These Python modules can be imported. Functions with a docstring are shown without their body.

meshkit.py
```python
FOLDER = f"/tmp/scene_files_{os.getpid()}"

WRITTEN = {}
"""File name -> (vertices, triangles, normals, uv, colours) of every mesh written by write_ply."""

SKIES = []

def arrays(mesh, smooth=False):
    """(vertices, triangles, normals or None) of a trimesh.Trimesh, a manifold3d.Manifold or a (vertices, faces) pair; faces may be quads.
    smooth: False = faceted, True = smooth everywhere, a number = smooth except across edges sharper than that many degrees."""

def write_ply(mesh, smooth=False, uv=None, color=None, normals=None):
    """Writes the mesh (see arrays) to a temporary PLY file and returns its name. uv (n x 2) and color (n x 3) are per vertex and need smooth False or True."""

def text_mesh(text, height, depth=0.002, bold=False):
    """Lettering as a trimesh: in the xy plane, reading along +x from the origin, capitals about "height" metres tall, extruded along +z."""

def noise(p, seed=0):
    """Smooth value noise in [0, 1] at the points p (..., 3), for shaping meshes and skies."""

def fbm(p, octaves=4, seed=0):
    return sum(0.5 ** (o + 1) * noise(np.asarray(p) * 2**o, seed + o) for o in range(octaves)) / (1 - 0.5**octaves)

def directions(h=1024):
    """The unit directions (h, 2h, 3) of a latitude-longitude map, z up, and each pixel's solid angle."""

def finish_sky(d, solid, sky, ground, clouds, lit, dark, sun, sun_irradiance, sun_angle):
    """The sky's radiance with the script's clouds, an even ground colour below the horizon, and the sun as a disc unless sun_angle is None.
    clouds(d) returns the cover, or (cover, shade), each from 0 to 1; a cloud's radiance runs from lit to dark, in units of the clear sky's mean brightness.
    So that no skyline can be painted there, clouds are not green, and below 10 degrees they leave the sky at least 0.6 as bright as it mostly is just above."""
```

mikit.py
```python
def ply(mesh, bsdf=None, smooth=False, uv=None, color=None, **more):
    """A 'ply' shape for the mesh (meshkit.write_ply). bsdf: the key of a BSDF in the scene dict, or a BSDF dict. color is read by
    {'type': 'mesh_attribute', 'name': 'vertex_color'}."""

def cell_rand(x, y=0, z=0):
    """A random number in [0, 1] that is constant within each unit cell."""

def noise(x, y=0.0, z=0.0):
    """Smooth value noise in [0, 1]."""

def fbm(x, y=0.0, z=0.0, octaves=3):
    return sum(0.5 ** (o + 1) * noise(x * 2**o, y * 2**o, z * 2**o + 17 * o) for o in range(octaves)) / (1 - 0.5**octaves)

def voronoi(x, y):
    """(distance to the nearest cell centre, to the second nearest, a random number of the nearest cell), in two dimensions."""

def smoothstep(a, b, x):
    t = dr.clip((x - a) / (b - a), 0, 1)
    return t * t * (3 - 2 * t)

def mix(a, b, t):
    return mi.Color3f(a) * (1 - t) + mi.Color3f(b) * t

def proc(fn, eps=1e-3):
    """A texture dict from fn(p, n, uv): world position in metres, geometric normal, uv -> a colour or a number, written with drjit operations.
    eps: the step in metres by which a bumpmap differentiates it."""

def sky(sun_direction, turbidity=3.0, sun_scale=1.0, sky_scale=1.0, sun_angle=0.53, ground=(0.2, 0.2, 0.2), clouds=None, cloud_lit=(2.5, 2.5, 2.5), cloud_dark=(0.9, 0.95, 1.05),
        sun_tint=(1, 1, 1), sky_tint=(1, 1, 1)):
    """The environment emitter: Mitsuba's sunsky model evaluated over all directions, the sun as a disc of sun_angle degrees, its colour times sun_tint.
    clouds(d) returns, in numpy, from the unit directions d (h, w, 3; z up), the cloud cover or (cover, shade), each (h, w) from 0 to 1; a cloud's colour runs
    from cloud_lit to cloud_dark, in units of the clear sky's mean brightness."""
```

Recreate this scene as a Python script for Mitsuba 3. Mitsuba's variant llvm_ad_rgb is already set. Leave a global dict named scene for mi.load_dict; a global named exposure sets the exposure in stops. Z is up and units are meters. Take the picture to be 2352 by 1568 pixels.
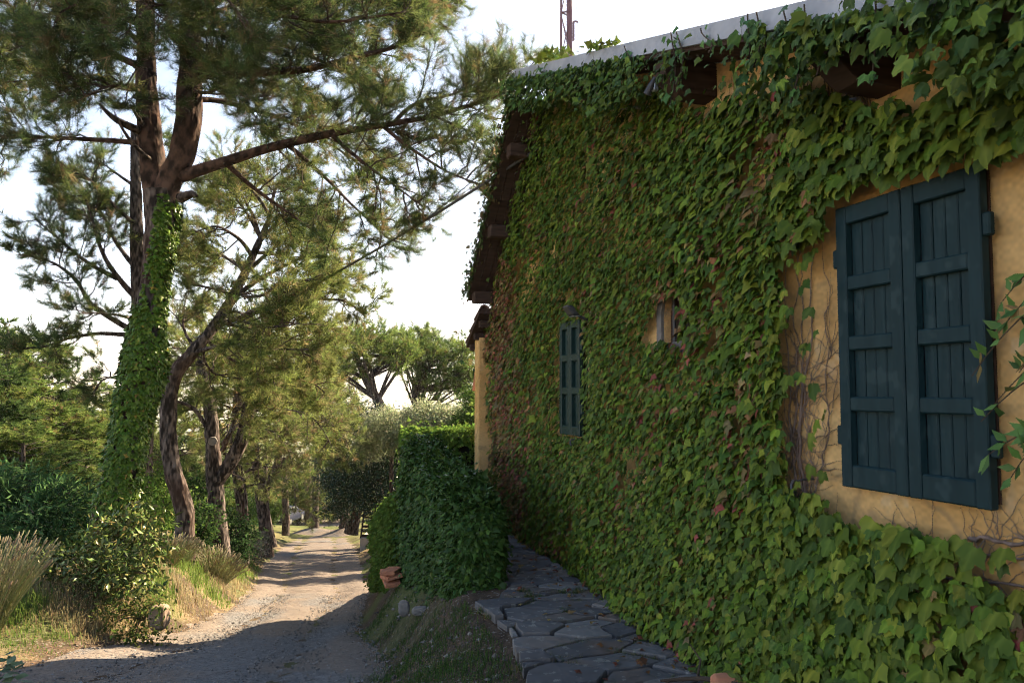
import math
import numpy as np
import trimesh
import shapely
from shapely.geometry import Polygon, MultiPoint, Point, LineString
import drjit as dr
import mitsuba as mi
import mikit, meshkit
from mikit import proc, noise, fbm, voronoi, smoothstep, mix

T = mi.ScalarTransform4f
scene, labels = {}, {}

# ------------------------------------------------------------------ camera, light, exposure
PITCH = math.atan(117 / 1846)
scene['camera'] = {'type': 'perspective', 'fov': 2 * math.degrees(math.atan(1176 / 1846)), 'fov_axis': 'x', 'near_clip': 0.05, 'far_clip': 40000.0,
                   'to_world': T().look_at(origin=[0, 0, 1.6], target=[0, math.cos(PITCH), 1.6 + math.sin(PITCH)], up=[0, 0, 1])}
SUN_AZ, SUN_EL = math.radians(46), math.radians(32)
SUN = [math.sin(SUN_AZ) * math.cos(SUN_EL), math.cos(SUN_AZ) * math.cos(SUN_EL), math.sin(SUN_EL)]
scene['sky'] = mikit.sky(SUN, turbidity=3.6, sun_scale=1.75, sky_tint=(1.18, 1.0, 0.92))
exposure = 3.42

# ------------------------------------------------------------------ helpers
WA = math.radians(16.1)
WD = np.array([-math.sin(WA), math.cos(WA), 0.0])      # along the house wall, away
WN = np.array([-math.cos(WA), -math.sin(WA), 0.0])     # out of the house wall, to the drive
WP = np.array([1.28, 5.1, 0.0])


def W(t, s, z):
    t, s, z = np.broadcast_arrays(*[np.asarray(v, float) for v in (t, s, z)])
    return WP + t[..., None] * WD + s[..., None] * WN + z[..., None] * np.array([0, 0, 1.0])


def wall_st(x, y):
    dx, dy = x - WP[0], y - WP[1]
    return dx * WD[0] + dy * WD[1], dx * WN[0] + dy * WN[1]


def unit(v):
    return v / np.maximum(np.linalg.norm(v, axis=-1, keepdims=True), 1e-9)


def join(parts):
    vs, fs, cs, n = [], [], [], 0
    for p in parts:
        vs.append(p[0]); fs.append(np.asarray(p[1]) + n); n += len(p[0])
        cs.append(p[2] if len(p) > 2 else None)
    c = None if any(x is None for x in cs) else np.vstack(cs)
    return np.vstack(vs), np.vstack(fs), c


def free(key):
    """key, or key with the next free three-digit number."""
    if key not in scene and key not in labels:
        return key
    i = 1
    while f'{key}_{i:03d}' in scene or f'{key}_{i:03d}' in labels:
        i += 1
    return f'{key}_{i:03d}'


def put(key, mesh, bsdf, smooth=False, **more):
    key = free(key)
    if hasattr(mesh, 'vertices'):
        mesh = (np.array(mesh.vertices), np.array(mesh.faces), None)
    c = mesh[2] if len(mesh) > 2 else None
    scene[key] = mikit.ply(trimesh.Trimesh(mesh[0], mesh[1], process=False), bsdf, smooth=smooth, color=c, **more)
    return key


def tag(key, label, category=None, group=None, kind=None):
    d = {'label': label}
    if category: d['category'] = category
    if group: d['group'] = group
    if kind: d['kind'] = kind
    labels[key] = d
    return key


def thing(key, label, category, group=None):
    return tag(free(key), label, category, group)


def box(lo, hi, f=None, bevel=0.004):
    """Chamfered box; f maps the local corners (n, 3) to the world."""
    lo, hi = np.minimum(lo, hi).astype(float), np.maximum(lo, hi).astype(float)
    b = min(bevel, 0.45 * float((hi - lo).min()))
    pts = []
    for sx in (0, 1):
        for sy in (0, 1):
            for sz in (0, 1):
                c = np.where([sx, sy, sz], hi, lo)
                d = np.where([sx, sy, sz], -1, 1) * b
                for k in range(3):
                    e = d.copy(); e[k] = 0
                    pts.append(c + e)
    m = trimesh.convex.convex_hull(np.array(pts))
    v = np.array(m.vertices)
    fc = np.array(m.faces)
    if f is not None:
        v = f(v)
        a = np.cross(v[fc[:, 1]] - v[fc[:, 0]], v[fc[:, 2]] - v[fc[:, 0]])
        if ((v[fc].mean(1) - v.mean(0)) * a).sum() < 0:
            fc = fc[:, ::-1]
    return v, fc, None


def wallmap(v):      # local (t, z, s) -> world
    return W(v[:, 0], v[:, 2], v[:, 1])


def prism(poly, s0, s1):
    """A polygon in the wall's (t, z) plane extruded from s0 to s1."""
    m = trimesh.creation.extrude_polygon(poly, s1 - s0, engine='earcut')
    v = np.array(m.vertices)
    w = W(v[:, 0], v[:, 2] + s0, v[:, 1])
    f = np.array(m.faces)
    mm = trimesh.Trimesh(w, f, process=False)
    if mm.volume < 0:
        f = f[:, ::-1]
    return w, f, None


def resample(pts, k):
    p = np.asarray(pts, float)
    l = np.r_[0, np.cumsum(np.linalg.norm(np.diff(p, axis=0), axis=1))]
    from scipy.interpolate import PchipInterpolator
    u = np.linspace(0, l[-1], k)
    return PchipInterpolator(l, p, axis=0)(u), u / l[-1]


def tubes(P, R, sides=5, cap=False):
    """P (N, K, 3), R (N, K): N tubes as one mesh."""
    P, R = np.asarray(P, float), np.asarray(R, float)
    n, k = P.shape[:2]
    t = unit(np.gradient(P, axis=1))
    ref = np.where(np.abs(t[:, :1, 2:]) < 0.8, [0, 0, 1.0], [1.0, 0, 0])
    a = unit(np.cross(t, np.broadcast_to(ref, t.shape)))
    b = np.cross(t, a)
    g = np.arange(sides) * 2 * np.pi / sides
    v = P[:, :, None] + R[:, :, None, None] * (np.cos(g)[:, None] * a[:, :, None] + np.sin(g)[:, None] * b[:, :, None])
    i, j = np.meshgrid(np.arange(k - 1), np.arange(sides), indexing='ij')
    q = np.stack([i * sides + j, i * sides + (j + 1) % sides, (i + 1) * sides + (j + 1) % sides, (i + 1) * sides + j], -1).reshape(-1, 4)
    f = np.vstack([q[:, [0, 1, 2]], q[:, [0, 2, 3]]])
    f = (f[None] + (np.arange(n) * k * sides)[:, None, None]).reshape(-1, 3)
    return v.reshape(-1, 3), f, None


def tube(pts, r, sides=8, k=None):
    pts = np.asarray(pts, float)
    r = np.broadcast_to(np.asarray(r, float), (len(pts),)) if np.ndim(r) == 0 else np.asarray(r, float)
    k = k or max(2, len(pts))
    P, u = resample(pts, k) if len(pts) > 2 else (np.linspace(pts[0], pts[-1], k), np.linspace(0, 1, k))
    rr = np.interp(u, np.linspace(0, 1, len(r)), r)
    v, f, _ = tubes(P[None], rr[None], sides)
    caps = [[k * sides - sides + a, k * sides - sides + a + 1, k * sides - sides] for a in range(1, sides - 1)] + [[0, a + 1, a] for a in range(1, sides - 1)]
    return v, np.vstack([f, caps]), None


# ------------------------------------------------------------------ materials
def C(*v):
    return {'type': 'rgb', 'value': list(v)}


VC = {'type': 'mesh_attribute', 'name': 'vertex_color'}


def principled(key, color, rough=0.7, bump=None, scale=0.01, spec=0.3, eps=1e-3, metallic=0.0):
    b = {'type': 'principled', 'base_color': color, 'roughness': rough, 'specular': spec, 'metallic': metallic}
    if bump is not None:
        b = {'type': 'bumpmap', 'arbitrary': proc(bump, eps), 'scale': scale, 'bsdf': b}
    scene[key] = {'type': 'twosided', 'bsdf': b}



scene['leaf_matter'] = {'type': 'principledthin', 'base_color': VC, 'roughness': 0.5, 'diff_trans': 0.85}
scene['creeper_leaf_matter'] = {'type': 'twosided', 'bsdf': {'type': 'principled', 'base_color': VC, 'roughness': 0.42, 'specular': 0.07}}
scene['waxy_leaf_matter'] = {'type': 'twosided', 'bsdf': {'type': 'principled', 'base_color': VC, 'roughness': 0.28, 'specular': 0.10}}
scene['needle_matter'] = {'type': 'principledthin', 'base_color': VC, 'roughness': 0.5, 'diff_trans': 0.95}
principled('tinted_matter', VC, 0.8)


def bark_color(p, n, uv):
    a = fbm(p.x * 15, p.y * 15, p.z * 4.2, 3)
    b = noise(p.x * 38, p.y * 38, p.z * 11)
    c = mix([0.018, 0.014, 0.012], [0.145, 0.118, 0.103], smoothstep(0.34, 0.74, 0.5 * a + 0.5 * b))
    return mix(c, [0.07, 0.038, 0.026], smoothstep(0.55, 0.75, noise(p.x * 3, p.y * 3, p.z * 1.5)) * 0.4)


principled('bark', proc(bark_color), 0.9, lambda p, n, uv: fbm(p.x * 22, p.y * 22, p.z * 6, 3), 0.02, 0.15)
principled('young_bark', proc(lambda p, n, uv: mix([0.022, 0.015, 0.012], [0.115, 0.072, 0.054], smoothstep(0.3, 0.72, fbm(p.x * 14, p.y * 14, p.z * 7, 4)))), 0.9,
           lambda p, n, uv: fbm(p.x * 28, p.y * 28, p.z * 12, 3), 0.02, 0.12)
principled('vine_bark', proc(lambda p, n, uv: mix([0.10, 0.070, 0.055], [0.24, 0.175, 0.145], fbm(p.x * 60, p.y * 60, p.z * 25, 2))), 0.9)
principled('twig', C(0.055, 0.040, 0.029), 0.9)


def plaster_color(p, n, uv):
    a = fbm(p.x * 1.3, p.y * 1.3, p.z * 1.3, 4)
    b = noise(p.x * 60, p.y * 60, p.z * 60)
    c = mix([0.53, 0.315, 0.115], [0.68, 0.455, 0.20], smoothstep(0.3, 0.7, a))
    c = mix(c, [0.40, 0.23, 0.10], smoothstep(0.62, 0.8, fbm(p.x * 5 + 9, p.y * 5, p.z * 3, 3)) * 0.6)
    c = mix(c, [0.30, 0.20, 0.11], smoothstep(0.035, 0.0, dr.abs(fbm(p.x * 2.2 + 4, p.y * 2.2, p.z * 2.2, 4) - 0.5)) * smoothstep(0.5, 0.62, noise(p.x * 1.7, p.y * 1.7, p.z * 1.7)) * 0.55)
    c = mix(c, [0.66, 0.52, 0.34], smoothstep(0.66, 0.76, fbm(p.x * 9, p.y * 9 + 3, p.z * 9, 3)) * 0.4)
    return c * (0.82 + 0.26 * b)


principled('plaster', proc(plaster_color), 0.9, lambda p, n, uv: fbm(p.x * 45, p.y * 45, p.z * 45, 4), 0.012, 0.15)
principled('zinc', proc(lambda p, n, uv: mix([0.22, 0.23, 0.26], [0.46, 0.48, 0.52], fbm(p.x * 7, p.y * 7, p.z * 9, 4))), 0.55, spec=0.5)
principled('old_wood', proc(lambda p, n, uv: mix([0.022, 0.014, 0.011], [0.080, 0.050, 0.036], fbm(p.x * 8, p.y * 8, p.z * 45, 3))), 0.85,
           lambda p, n, uv: fbm(p.x * 14, p.y * 14, p.z * 70, 2), 0.006, 0.2)


def paint_color(p, n, uv):
    a = fbm(p.x * 25, p.y * 25, p.z * 3.0, 3)
    b = smoothstep(0.60, 0.76, fbm(p.x * 12 + 5, p.y * 12, p.z * 9, 3))
    return mix(mix([0.0060, 0.0205, 0.0255], [0.0115, 0.0350, 0.0415], a), [0.030, 0.055, 0.060], b * 0.45)


principled('shutter_paint', proc(paint_color), 0.55, lambda p, n, uv: fbm(p.x * 70, p.y * 70, p.z * 7, 3), 0.006, 0.17)
principled('green_paint', proc(lambda p, n, uv: mix([0.005, 0.020, 0.019], [0.010, 0.034, 0.031], fbm(p.x * 25, p.y * 25, p.z * 3, 3))), 0.4, spec=0.3)
principled('iron', C(0.035, 0.035, 0.04), 0.5, spec=0.5)
principled('rust_mast', C(0.16, 0.09, 0.11), 0.6)
principled('galvanised', C(0.42, 0.43, 0.45), 0.4, metallic=0.6)
principled('terracotta', proc(lambda p, n, uv: mix([0.36, 0.13, 0.07], [0.50, 0.24, 0.14], fbm(p.x * 12, p.y * 12, p.z * 12, 3))), 0.9)
principled('roof_tile', proc(lambda p, n, uv: mix([0.12, 0.075, 0.05], [0.28, 0.17, 0.12], fbm(p.x * 9, p.y * 9, p.z * 9, 3))), 0.9)
principled('grey_stone', proc(lambda p, n, uv: mix([0.10, 0.092, 0.085], [0.24, 0.22, 0.20], fbm(p.x * 25, p.y * 25, p.z * 25, 4))), 0.9,
           lambda p, n, uv: fbm(p.x * 50, p.y * 50, p.z * 50, 2), 0.005, 0.2)
principled('concrete', proc(lambda p, n, uv: mix([0.30, 0.29, 0.27], [0.42, 0.41, 0.39], fbm(p.x * 6, p.y * 6, p.z * 6, 3))), 0.9)
principled('dark_glass', C(0.012, 0.014, 0.016), 0.12, spec=0.5)
principled('cable_rubber', C(0.05, 0.05, 0.052), 0.5)


def slate(base, seed):
    def f(p, n, uv):
        a = fbm(p.x * 7 + seed, p.y * 7, p.z * 20, 4)
        lichen = smoothstep(0.68, 0.76, fbm(p.x * 21 + 3 * seed, p.y * 21, 1.0, 3))
        c = mix([b * 0.66 for b in base], [b * 1.25 for b in base], a)
        c = mix(c, [0.16, 0.10, 0.06], smoothstep(0.55, 0.8, fbm(p.x * 3.1, p.y * 3.1 + seed, 0.0, 3)) * 0.45)
        return mix(c, [0.22, 0.22, 0.20], lichen * 0.6)
    return f


for k, base in enumerate([(0.105, 0.104, 0.108), (0.15, 0.147, 0.146), (0.12, 0.108, 0.10), (0.082, 0.082, 0.088)]):
    principled(f'slate_{k}', proc(slate(base, 5.0 * k)), 0.62, lambda p, n, uv: fbm(p.x * 18, p.y * 18, p.z * 18, 4), 0.012, 0.4)


def soil_color(p, n, uv):
    a = fbm(p.x * 0.9, p.y * 0.9, 0.0, 3)
    g = fbm(p.x * 14, p.y * 14, 2.0, 3)
    h = noise(p.x * 90, p.y * 90, 5.0)
    c = mix([0.026, 0.020, 0.016], [0.115, 0.083, 0.058], 0.65 * g + 0.35 * h)
    c = mix(c, [0.22, 0.20, 0.18], smoothstep(0.80, 0.90, noise(p.x * 55, p.y * 55, 8.0)) * 0.7)
    straw = mix([0.16, 0.12, 0.065], [0.32, 0.25, 0.14], h)
    c = mix(c, straw, smoothstep(0.45, 0.6, a) * 0.65 * smoothstep(-2.0, -3.6, p.x))
    c = mix(c, [0.085, 0.115, 0.035], smoothstep(0.52, 0.66, fbm(p.x * 0.55 + 7, p.y * 0.55, 3.0, 3)) * 0.6)
    far = smoothstep(26, 60, p.y)
    meadow = mix([0.055, 0.085, 0.022], [0.17, 0.155, 0.07], fbm(p.x * 0.15, p.y * 0.1, 1.0, 3))
    return mix(c, meadow, far)


principled('soil', proc(soil_color), 0.95, lambda p, n, uv: fbm(p.x * 26, p.y * 26, p.z * 26, 4), 0.035, 0.1)


def road_color(p, n, uv):
    g = noise(p.x * 75, p.y * 75, 1.0)
    g2 = noise(p.x * 33, p.y * 33, 4.0)
    d = fbm(p.x * 1.1, p.y * 0.7, 2.0, 4)
    stone = mix([0.068, 0.067, 0.067], [0.215, 0.21, 0.205], 0.55 * g + 0.45 * g2)
    earth = mix([0.118, 0.098, 0.083], [0.225, 0.190, 0.160], 0.5 * g + 0.5 * g2)
    far = smoothstep(8.0, 17.0, p.y)
    e = smoothstep(0.50, 0.74, d + 0.28 * far + 0.30 * smoothstep(0.25, 0.5, dr.abs(uv.x - 0.5)))
    return mix(stone, earth, e)


principled('gravel', proc(road_color), 0.95, lambda p, n, uv: noise(p.x * 60, p.y * 60, 1.0) + 0.5 * noise(p.x * 120, p.y * 120, 3.0), 0.012, 0.15)
principled('far_hill', proc(lambda p, n, uv: mix([0.05, 0.075, 0.035], [0.22, 0.19, 0.11], smoothstep(0.5, 0.7, fbm(p.x * 0.004, p.y * 0.004, p.z * 0.02, 4)))), 0.95)

# ------------------------------------------------------------------ the ground
YK = np.array([-20, 0, 4, 6.6, 8, 9.5, 11.6, 15, 21, 36, 55, 70, 90, 140.0])
XL = np.array([-8, -4.8, -4.3, -4.15, -4.0, -3.85, -4.1, -4.75, -6.5, -10.4, -15, -18.5, -26, -40.0])
XR = np.array([-1.3, -1.05, -.95, -.95, -1.28, -1.72, -2.1, -2.6, -3.75, -6.7, -10.8, -13.5, -18, -30.0])


def sstep(a, b, x):
    t = np.clip((x - a) / (b - a), 0, 1)
    return t * t * (3 - 2 * t)


def road_z(y):
    y = np.asarray(y, float)
    z = np.interp(y, [-60, 3, 5, 6.5, 8, 10, 11], [-0.2, -0.2, -0.34, -0.60, -0.90, -1.27, -1.43])
    z = np.where(y > 11, -0.53 - 0.15 * (y - 5), z)
    z = np.where(y > 78, -11.5 - 0.09 * (y - 78), z)
    return np.where(y > 400, -40.5 - 0.06 * (y - 400), z)


def height(x, y, rough=True):
    x, y = np.broadcast_arrays(np.asarray(x, float), np.asarray(y, float))
    zr = road_z(y)
    xl, xr = np.interp(y, YK, XL), np.interp(y, YK, XR)
    t, s = wall_st(x, y)
    zp = -0.02 - 0.05 * sstep(0.9, 1.3, s) - 0.42 * np.maximum(t - 6.3, 0)
    zp = zp - sstep(.8, 1.25, s) * np.clip(t - 2.0, 0, 4.5) * .17 * (t < 40)
    zp = np.maximum(zp, zr + 0.22)
    # right of the road: rises to the path's level
    path_x = WP[0] + (-(np.clip(y, 2, 60) - WP[1]) * math.tan(WA)) - 1.25
    a = np.clip((x - xr) / np.maximum(path_x - xr, 0.25), 0, 1)
    right = zr + (zp - zr) * (.45 * a + .55 * a * a * (3 - 2 * a))
    # left: a bank, then a fall to the valley
    u = xl - x
    bank = 0.10 + 0.50 * sstep(7.2, 9.6, y) * (1 - 0.35 * sstep(30, 60, y))
    left = zr + bank * sstep(-0.1, 0.9, u) - 0.10 * np.maximum(u - 3.2, 0) * (1 - sstep(60, 200, u)) - 9 * sstep(60, 200, u)
    z = np.where(x > xr, right, np.where(x < xl, left, zr - 0.03 * sstep(0, .5, np.minimum(x - xl, xr - x))))
    if rough:
        q = np.stack([x, y, 0 * x], -1)
        away = 1 - sstep(1.3, 0.9, s) * (t < 6) * (s > -8)
        z = z + away * (0.10 * (meshkit.fbm(q * 0.7, 3, 1) - 0.5) * sstep(0, .8, np.maximum(xl - x, x - xr)) + 0.035 * (meshkit.fbm(q * 3.1, 2, 5) - 0.5))
        # mounds of litter round the far trunks
        for mx, my, r, h in MOUNDS:
            z = z + h * np.exp(-((x - mx) ** 2 + (y - my) ** 2) / r ** 2)
    return z


MOUNDS = [(-13.5, 55.0, 1.3, 0.55), (-11.4, 55.0, 1.0, .4), (-10.6, 52.0, 1.3, 0.6), (-6.72, 22.0, .5, .12), (-5.25, 10.4, .9, .15)]


def grid_axis(a, b, step, lo, hi, grow=1.12):
    c = list(np.arange(a, b, step))
    d = step
    while c[-1] < hi:
        d *= grow; c.append(c[-1] + d)
    d, left = step, []
    x = a
    while x > lo:
        d *= grow; x -= d; left.append(x)
    return np.array(left[::-1] + c)


def sheet(X, Y, Z):
    h, w = X.shape
    i, j = np.meshgrid(np.arange(h - 1), np.arange(w - 1), indexing='ij')
    a = i * w + j
    q = np.stack([a, a + 1, a + w + 1, a + w], -1).reshape(-1, 4)
    return np.stack([X, Y, Z], -1).reshape(-1, 3), np.vstack([q[:, [0, 1, 2]], q[:, [0, 2, 3]]]), None


gx, gy = grid_axis(-8, 1.2, 0.10, -9000, 9000), grid_axis(3.6, 15, 0.10, -60, 9000)
GX, GY = np.meshgrid(gx, gy)
put('ground', sheet(GX, GY, height(GX, GY)), 'soil', True)
tag('ground', 'dry earth with pine litter, straw and patches of grass', kind='structure')

ry = np.r_[np.arange(-3, 24, 0.1), np.arange(24, 96, 0.5)]
ru = np.linspace(0, 1, 41)
RL = np.interp(ry, YK, XL) - 0.15 + 0.35 * (meshkit.fbm(np.stack([ry * 0.9, ry * 0, ry * 0], -1), 3, 3) - .5)
RR = np.interp(ry, YK, XR) + 0.06 + 0.3 * (meshkit.fbm(np.stack([ry * 0.9, ry * 0 + 4, ry * 0], -1), 3, 4) - .5)
RX = RL[:, None] + (RR - RL)[:, None] * ru
RY = np.repeat(ry[:, None], len(ru), 1)
crown = 0.05 * np.minimum(1, np.minimum(ru, 1 - ru) / 0.12) - 0.02
rut = -0.03 * (np.exp(-((ru - 0.3) / 0.08) ** 2) + np.exp(-((ru - 0.7) / 0.08) ** 2))
RZ = height(RX, RY) + crown + rut + 0.012 * (meshkit.fbm(np.stack([RX, RY, 0 * RX], -1) * 6, 2, 8) - .5)
rm = sheet(RX, RY, RZ)
scene['road'] = mikit.ply(trimesh.Trimesh(rm[0], rm[1], process=False), 'gravel', smooth=True, uv=np.stack([np.tile(ru, len(ry)), np.repeat(ry, len(ru))], -1))
tag('road', 'gravel drive going downhill between the pines and the hedge', kind='structure')

rng = np.random.default_rng(11)
# loose stones on the drive and needles lying about
n = 7000
py_ = 4.5 + 10 * rng.random(n) ** 1.4
pu = rng.random(n)
px_ = np.interp(py_, YK, XL) + (np.interp(py_, YK, XR) - np.interp(py_, YK, XL)) * pu
oct_v = np.array([[1, 0, 0], [-1, 0, 0], [0, 1, 0], [0, -1, 0], [0, 0, .7], [0, 0, -.7]])
oct_f = np.array([[0, 2, 4], [2, 1, 4], [1, 3, 4], [3, 0, 4], [2, 0, 5], [1, 2, 5], [3, 1, 5], [0, 3, 5]])
sz = 0.006 + 0.012 * rng.random(n) ** 3
v = oct_v[None] * (sz[:, None, None] * (0.6 + 0.8 * rng.random((n, 6, 1))))
pz_ = np.interp(py_, [0], [0]) + height(px_, py_) + 0.024
v = v + np.stack([px_, py_, pz_], -1)[:, None]
f = (oct_f[None] + (np.arange(n) * 6)[:, None, None]).reshape(-1, 3)
tone = (0.07 + 0.20 * rng.random((n, 1)) ** 1.5) * np.array([[1, .97, .93]])
nv = 520
vy = 4.4 + 5.6 * rng.random(nv); vx = np.interp(vy, YK, XR) - .15 + 1.1 * rng.random(nv)
vs_ = wall_st(vx, vy)[1]
kv = vs_ > 1.26
vx, vy = vx[kv], vy[kv]; nv = len(vx)
vsz = .008 + .030 * rng.random(nv) ** 4
v2 = oct_v[None] * (vsz[:, None, None] * (0.5 + 0.9 * rng.random((nv, 6, 1)))) + np.stack([vx, vy, height(vx, vy) + vsz * .2], -1)[:, None]
v = np.vstack([v, v2])
n += nv
f = (oct_f[None] + (np.arange(n) * 6)[:, None, None]).reshape(-1, 3)
tone = np.vstack([(0.07 + 0.20 * rng.random((n - nv, 1)) ** 1.5) * np.array([[1, .97, .93]]), (0.05 + 0.16 * rng.random((nv, 1)) ** 1.5) * np.array([[1, .9, .8]])])
put('gravel_stones', (v.reshape(-1, 3), f, np.repeat(tone, 6, 0)), 'tinted_matter')
tag('gravel_stones', 'loose pebbles scattered over the gravel drive', 'gravel', kind='stuff')

# air
scene['valley_air'] = {'type': 'homogeneous', 'albedo': {'type': 'rgb', 'value': [.95, .95, .95]}, 'sigma_t': 1.6e-4}
scene['haze'] = {'type': 'cube', 'to_world': T().translate([0, 1000, -175]).scale([14000, 14000, 345]), 'bsdf': {'type': 'null'}, 'interior': {'type': 'ref', 'id': 'valley_air'}}
scene['camera']['medium'] = {'type': 'ref', 'id': 'valley_air'}
tag('haze', 'thin blue haze lying over the valley', kind='stuff')

# far hills across the valley
hx = np.linspace(-9000, 9000, 240)
hy = np.linspace(4200, 12000, 60)
HX, HY = np.meshgrid(hx, hy)
hq = np.stack([HX / 900, HY / 900, 0 * HX], -1)
HZ = -290 + 330 * sstep(4300, 8200, HY) * (0.80 + 0.30 * meshkit.fbm(hq * 0.6, 4, 2)) + 60 * (meshkit.fbm(hq, 4, 3) - 0.5) * sstep(4300, 5600, HY)
put('hills', sheet(HX, HY, HZ), 'far_hill', True)
tag('hills', 'low blue hills on the far side of the valley', kind='structure')

# ------------------------------------------------------------------ the flagstone path
path_outline = Polygon([(-2.6, 0.10), (1.55, 0.12), (5.0, 0.05), (5.0, 0.78), (2.0, 0.80), (1.55, 1.02), (1.48, 1.22), (0.8, 1.14), (-0.1, 1.30), (-0.6, 1.42), (-2.6, 1.7)])
bt = np.linspace(-2.6, 5.05, 90); bs = np.linspace(-0.1, 1.15, 14)
BT, BS = np.meshgrid(bt, bs)
BZ = -0.025 + 0.02 * (meshkit.fbm(np.stack([BT, BS, 0 * BT], -1) * 5, 2, 9) - .5)
bw = W(BT, BS, BZ)
put('path', sheet(bw[..., 0], bw[..., 1], bw[..., 2]), 'soil', True)
tag('path', 'uneven slate flagstone path along the ivy covered house wall', kind='structure')
rng = np.random.default_rng(5)


def voronoi_cells(region, pts, sx, sy):
    g = shapely.voronoi_polygons(MultiPoint(pts * [sx, sy]), extend_to=Polygon([(-90, -90), (90, -90), (90, 90), (-90, 90)]))
    out = []
    for c in g.geoms:
        c = shapely.affinity.scale(c, 1 / sx, 1 / sy, origin=(0, 0)).intersection(region)
        if c.area > 0.006 and c.geom_type == 'Polygon':
            out.append(c)
    return out


def relax(n, lo, hi, sx, sy, it=4):
    p = lo + (hi - lo) * rng.random((n, 2))
    for _ in range(it):
        d = (p[:, None] - p[None]) * [sx, sy]
        r = np.linalg.norm(d, axis=-1) + np.eye(n) * 9
        p = p + (d / r[..., None] ** 3 * 0.0006).sum(1).clip(-.04, .04) / [sx, sy]
        p = np.clip(p, lo, hi)
    return p


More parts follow.
